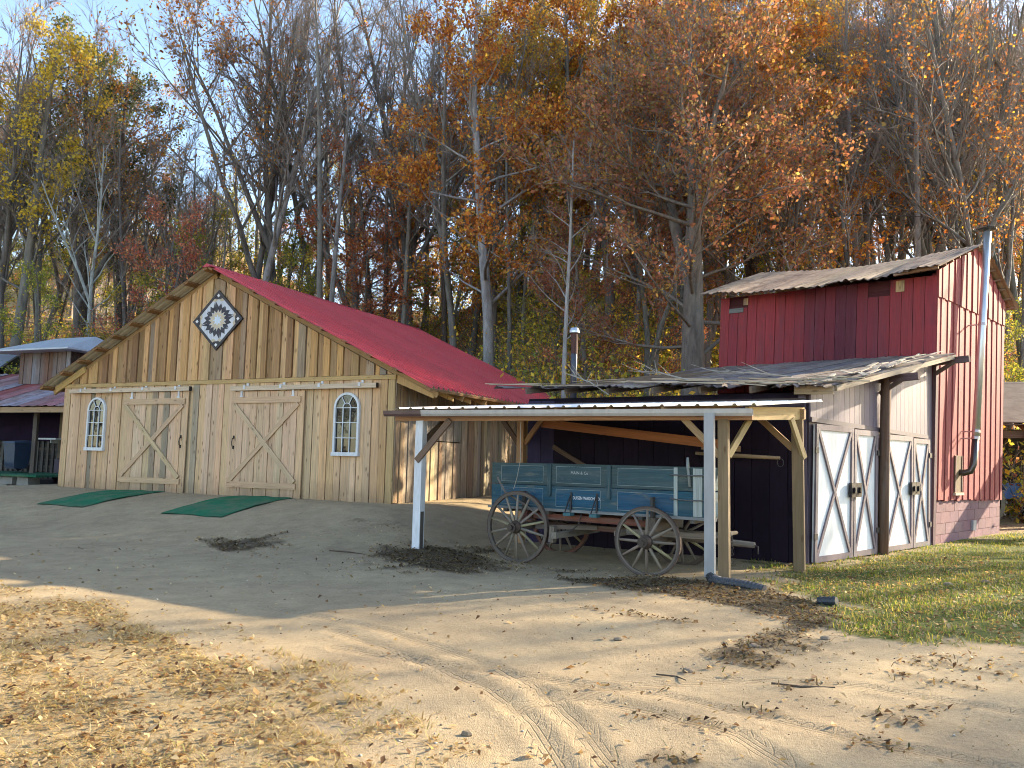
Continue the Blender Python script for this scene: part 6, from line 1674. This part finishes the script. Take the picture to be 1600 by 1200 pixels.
# ------------------------------------------------------------------ litter, grass, stones, sticks
def build_litter():
    rng = np.random.default_rng(9)
    # dry straw and leaves, lower left; dark leaves along the wet strip; blown leaves elsewhere
    N = 230000
    x = rng.uniform(-8, 9, N); y = 2.8 + 12.5 * rng.random(N) ** 1.3
    lit, st, gr = masks(x, y)
    keep_w = 0.80
    patchy = 0.35 + 0.65 * np.clip(0.5 + 1.2 * wob(x, y, 3.3, 0.5), 0, 1)
    p_leaf = np.maximum(np.maximum(lit * 0.36 * patchy, st * 0.55), np.maximum(gr * 0.22, 0.009))
    sel = rng.random(N) < p_leaf
    x, y, lit, st, gr = x[sel], y[sel], lit[sel], st[sel], gr[sel]
    n = len(x); z = T(x, y) + 0.03 * st * (0.5 + 0.5 * wob(x, y, 12.0)) + 0.012 * lit + rng.uniform(0.006, 0.022, n)
    az = rng.uniform(0, 6.28, n); s = rng.uniform(0.012, 0.030, n) * np.where(rng.random(n) < 0.08, 1.6, 1.0)
    tilt = rng.normal(size=n) * 0.35; ex = np.stack([np.cos(az), np.sin(az), np.sin(tilt)], 1); ey = np.stack([-np.sin(az), np.cos(az), rng.normal(size=n) * 0.4], 1)
    c = np.stack([x, y, z], 1); up = np.array([0, 0, 1.0])
    curl = (rng.uniform(0.0, 0.5, n) * s)[:, None] * up
    V = np.stack([c - ex * s[:, None], c - ey * s[:, None] * 0.55 + curl, c + ex * s[:, None], c + ey * s[:, None] * 0.55 + curl], 1).reshape(-1, 3)
    F = np.arange(4 * n).reshape(n, 4)
    tri = np.concatenate([F[:, [0, 1, 2]], F[:, [0, 2, 3]]])
    me = mesh_np('leaf_litter', V, tri)
    cs = np.array([(0.34, 0.23, 0.11), (0.46, 0.34, 0.18), (0.26, 0.15, 0.07), (0.15, 0.085, 0.045), (0.56, 0.45, 0.27), (0.40, 0.29, 0.13)])
    k = rng.integers(0, 6, n); col = cs[k] * rng.uniform(0.7, 1.2, (n, 1))
    dark = st > 0.4
    col[dark] = col[dark] * 0.42
    set_lc(me, np.repeat(col, 4, 0)); me.materials.append(M['leaf'])
    o = bpy.data.objects.new('leaf_litter', me); COL.objects.link(o); tag(o, 'fallen brown leaves scattered over the yard', None, None, 'stuff')

    def blades(name, label, N, xr, yr, prob, hgt, lay, cols, seed, wid=0.004, ypow=1.2):
        rng = np.random.default_rng(seed)
        x = rng.uniform(*xr, N); y = yr[0] + (yr[1] - yr[0]) * rng.random(N) ** ypow
        sel = rng.random(N) < prob(x, y); x, y = x[sel], y[sel]; n = len(x)
        z = T(x, y) + 0.004
        az = rng.uniform(0, 6.28, n); h = rng.uniform(*hgt, n); ly = rng.uniform(*lay, n)
        d = np.stack([np.cos(az) * np.sin(ly), np.sin(az) * np.sin(ly), np.cos(ly)], 1)
        sd = np.stack([-np.sin(az), np.cos(az), np.zeros(n)], 1) * (wid * rng.uniform(0.7, 1.6, n))[:, None]
        p = np.stack([x, y, z], 1); mid = p + d * (h * 0.55)[:, None] + np.array([0, 0, 1.0]) * (h * 0.10)[:, None]
        tip = p + d * h[:, None] - np.array([0, 0, 1.0]) * (h * 0.08 * np.sin(ly))[:, None]
        tip[:, 2] = np.maximum(tip[:, 2], z + 0.004)
        V = np.stack([p - sd, p + sd, mid + sd * 0.8, mid - sd * 0.8, tip], 1).reshape(-1, 3)
        b = np.arange(n)[:, None] * 5
        tri = np.concatenate([b + np.array([0, 1, 2]), b + np.array([0, 2, 3]), b + np.array([3, 2, 4])])
        me = mesh_np(name, V, tri)
        c = np.array(cols)[rng.integers(0, len(cols), n)] * rng.uniform(0.7, 1.25, (n, 1))
        set_lc(me, np.repeat(c, 5, 0)); me.materials.append(M['leaf'])
        o = bpy.data.objects.new(name, me); COL.objects.link(o); tag(o, label, None, None, 'stuff')
    def p_straw(x, y):
        lit, st, gr = masks(x, y)
        patchy = np.clip(0.35 + 0.9 * wob(x, y, 2.4, 2.0) + 0.5 * wob(x, y, 7.0, 0.3), 0.05, 1)
        return lit * 0.95 * patchy
    blades('dry_grass', 'flattened straw-coloured dry grass in the lower left corner', 190000, (-8, -0.4), (2.8, 9.6), p_straw, (0.03, 0.11), (1.05, 1.5), [(0.55, 0.42, 0.20), (0.46, 0.34, 0.16), (0.60, 0.49, 0.27), (0.34, 0.24, 0.11), (0.36, 0.33, 0.12)], 21, 0.003)
    def p_grass(x, y):
        lit, st, gr = masks(x, y)
        return np.clip(gr * (0.45 + 0.75 * wob(x, y, 1.7, 0.9) + 0.4 * wob(x, y, 5.1, 0.4)) + 0.08 * (gr > 0.6), 0, 1) * (1 - 0.6 * st)
    def no_shed(x, y):       # nothing grows inside the buildings
        a = (x - D0.x) * 0.745 + (y - D0.y) * 0.667; b = (x - D0.x) * 0.667 - (y - D0.y) * 0.745
        return (b > 0.05) | (x < 4.6)
    blades('grass', 'short green and yellowing grass in front of the white doors', 150000, (3.2, 17), (7.4, 22), lambda x, y: p_grass(x, y) * no_shed(x, y), (0.025, 0.085), (0.2, 1.2), [(0.13, 0.19, 0.035), (0.19, 0.24, 0.045), (0.28, 0.27, 0.06), (0.38, 0.32, 0.10), (0.09, 0.14, 0.03)], 22, 0.004, 1.3)
    def p_weed(x, y):
        lit, st, gr = masks(x, y); return st * 0.5 * np.clip(0.3 + wob(x, y, 4.0, 0.2), 0, 1)
    blades('weeds', 'dull weeds and dead stems in the damp strip', 40000, (-6, 4.5), (4.5, 15.5), p_weed, (0.03, 0.10), (0.4, 1.4), [(0.07, 0.075, 0.03), (0.12, 0.09, 0.05), (0.16, 0.12, 0.07)], 23, 0.004)
build_litter()

def build_gravel():
    rng = np.random.default_rng(31); N = 9000
    x = rng.uniform(-6, 7, N); y = 3.0 + 11 * rng.random(N) ** 1.4
    k = np.clip(0.35 + 0.8 * wob(x, y, 1.3, 4.0), 0.05, 1) > rng.random(N)
    x, y = x[k], y[k]; n = len(x); r = 0.004 + 0.011 * rng.random(n) ** 3
    c = np.stack([x, y, T(x, y) + r * 0.3], 1)
    o = np.array([[1, 0, 0], [0, 1, 0], [-1, 0, 0], [0, -1, 0], [0, 0, 0.8], [0, 0, -0.8]], float)
    a = rng.uniform(0, 6.28, n); ca, sa = np.cos(a), np.sin(a)
    j = rng.uniform(0.7, 1.3, (n, 6, 1)) * r[:, None, None]
    P = o[None] * j; P = np.stack([P[..., 0] * ca[:, None] - P[..., 1] * sa[:, None], P[..., 0] * sa[:, None] + P[..., 1] * ca[:, None], P[..., 2]], -1)
    V = (c[:, None] + P).reshape(-1, 3)
    t = np.array([[0, 1, 4], [1, 2, 4], [2, 3, 4], [3, 0, 4], [1, 0, 5], [2, 1, 5], [3, 2, 5], [0, 3, 5]])
    me = mesh_np('gravel', V, (np.arange(n)[:, None, None] * 6 + t[None]).reshape(-1, 3))
    cc = np.array([(0.30, 0.24, 0.17), (0.42, 0.36, 0.29), (0.16, 0.12, 0.09), (0.36, 0.28, 0.18)])[rng.integers(0, 4, n)] * rng.uniform(0.8, 1.2, (n, 1))
    set_lc(me, np.repeat(cc, 6, 0)); me.materials.append(M['pebble'])
    o_ = bpy.data.objects.new('gravel', me); COL.objects.link(o_); tag(o_, 'small stones and clods strewn over the dirt yard', None, None, 'stuff')
def pebble_mat():
    n = NT('pebbles'); return n.out(n.attr('lc', 'Color'), 0.9, 0.15)
M['pebble'] = pebble_mat()
build_gravel()

# stones and sticks
STONES = [(1.48, 6.44, .038, 'pale flat stone at the tip of the dark leaf strip'), (3.11, 7.69, .04, 'small pale stone beside the grass edge'), (1.06, 7.51, .035, 'little pale stone on the open dirt'), (6.35, 11.31, .06, 'light stone lying in the grass before the doors'), (7.14, 11.7, .05, 'second light stone in the grass, nearer the block base'), (-0.23, 4.89, .03, 'pebble by the tyre marks at the bottom'), (2.28, 7.24, .045, 'grey stone among the dark leaves')]
for x, y, r, lab in STONES:
    m = MB(); n1, n2 = 6, 9; z = Tz(x, y)
    c = Vector((x, y, z + r * 0.3)); m2 = []
    rows = []
    for i in range(1, n1):
        th = math.pi * i / n1
        rows.append([c + Vector((math.sin(th) * math.cos(2 * math.pi * k / n2) * r * 1.3, math.sin(th) * math.sin(2 * math.pi * k / n2) * r, math.cos(th) * r * 0.6)) * RND.uniform(0.85, 1.12) for k in range(n2)])
    rows = [[c + (p - c) for p in rw] for rw in rows]
    b = len(m.v)
    for rw in rows:
        for p in rw: m.v.append(p); m.g.append(tuple(p))
    for i in range(len(rows) - 1):
        for k in range(n2):
            m.f.append((b + (i + 1) * n2 + k, b + (i + 1) * n2 + (k + 1) % n2, b + i * n2 + (k + 1) % n2, b + i * n2 + k)); m.mi.append(0)
    m.f.append(tuple(range(b, b + n2))); m.mi.append(0); m.f.append(tuple(range(b + (len(rows) - 1) * n2, b + len(rows) * n2))[::-1]); m.mi.append(0)
    o = m.build('stone', M['block'], None, vary((0.24, 0.185, 0.125), 0.1)); tag(o, lab, 'stone', 'stones in the yard')
for pts, r, lab in (([(2.05, 6.12), (2.25, 6.05), (2.5, 6.02)], 0.010, 'thin dark stick on the sunlit dirt at the right'), ([(1.2, 6.32), (1.35, 6.26), (1.4, 6.16)], 0.007, 'short twig near the leaf strip tip'), ([(-3.05, 13.3), (-2.7, 13.25), (-2.4, 13.1)], 0.012, 'stick lying left of the white post')):
    m = MB(); m.tube([(x, y, Tz(x, y) + 0.012) for x, y in pts], [r, r * 0.9, r * 0.5], 6); o = m.build('stick', M['wood_old'], None, (0.10, 0.07, 0.05)); tag(o, lab, 'stick')
# the drain pipe's open end coming out of the leaves
m = MB(); p0 = Vector((3.86, 9.74, 0.01)); p1 = Vector((4.02, 9.58, 0.045))
q = [p0.lerp(p1, i / 8) for i in range(9)]
m.tube(q, [0.055 + (0.007 if i % 2 else 0) for i in range(9)], 12); o = m.build('drain_pipe_end', M['plastic'], None, (0.035, 0.036, 0.042)); tag(o, 'dark open end of a drain pipe lying in the leaf strip', 'pipe')
# dead branches fallen on the lean-to roof
for (x, y, z, dx, dy, dz, lab) in ((5.2, 14.2, 3.32, -1.3, 0.75, 0.10, 'pale dead branch lying on the lean-to roof nearest the red wall'), (3.4, 14.6, 3.25, -1.1, 0.5, 0.22, 'forked dead twig on the middle of the lean-to roof edge'), (1.9, 15.0, 2.98, -0.75, 0.1, 0.38, 'bare twig leaning between carport roof and lean-to eave')):
    m = MB(); a = Vector((x, y, z)); d = Vector((dx, dy, dz))
    m.tube([a, a + d * 0.5 + Vector((0, 0, 0.06)), a + d], [0.016, 0.012, 0.005], 6)
    for k in range(7):
        s0 = a + d * RND.uniform(0.2, 0.9) + Vector((0, 0, 0.03)); e = d * RND.uniform(0.15, 0.35) + Vector((RND.uniform(-.25, .25), RND.uniform(-.25, .25), RND.uniform(0.02, 0.25)))
        m.tube([s0, s0 + e * 0.5 + Vector((0, 0, RND.uniform(-.02, .03))), s0 + e], [0.008, 0.006, 0.003], 5)
    o = m.build('dead_branch', M['wood_old'], None, (0.42, 0.38, 0.33)); tag(o, lab, 'branch', 'branches on the roof')
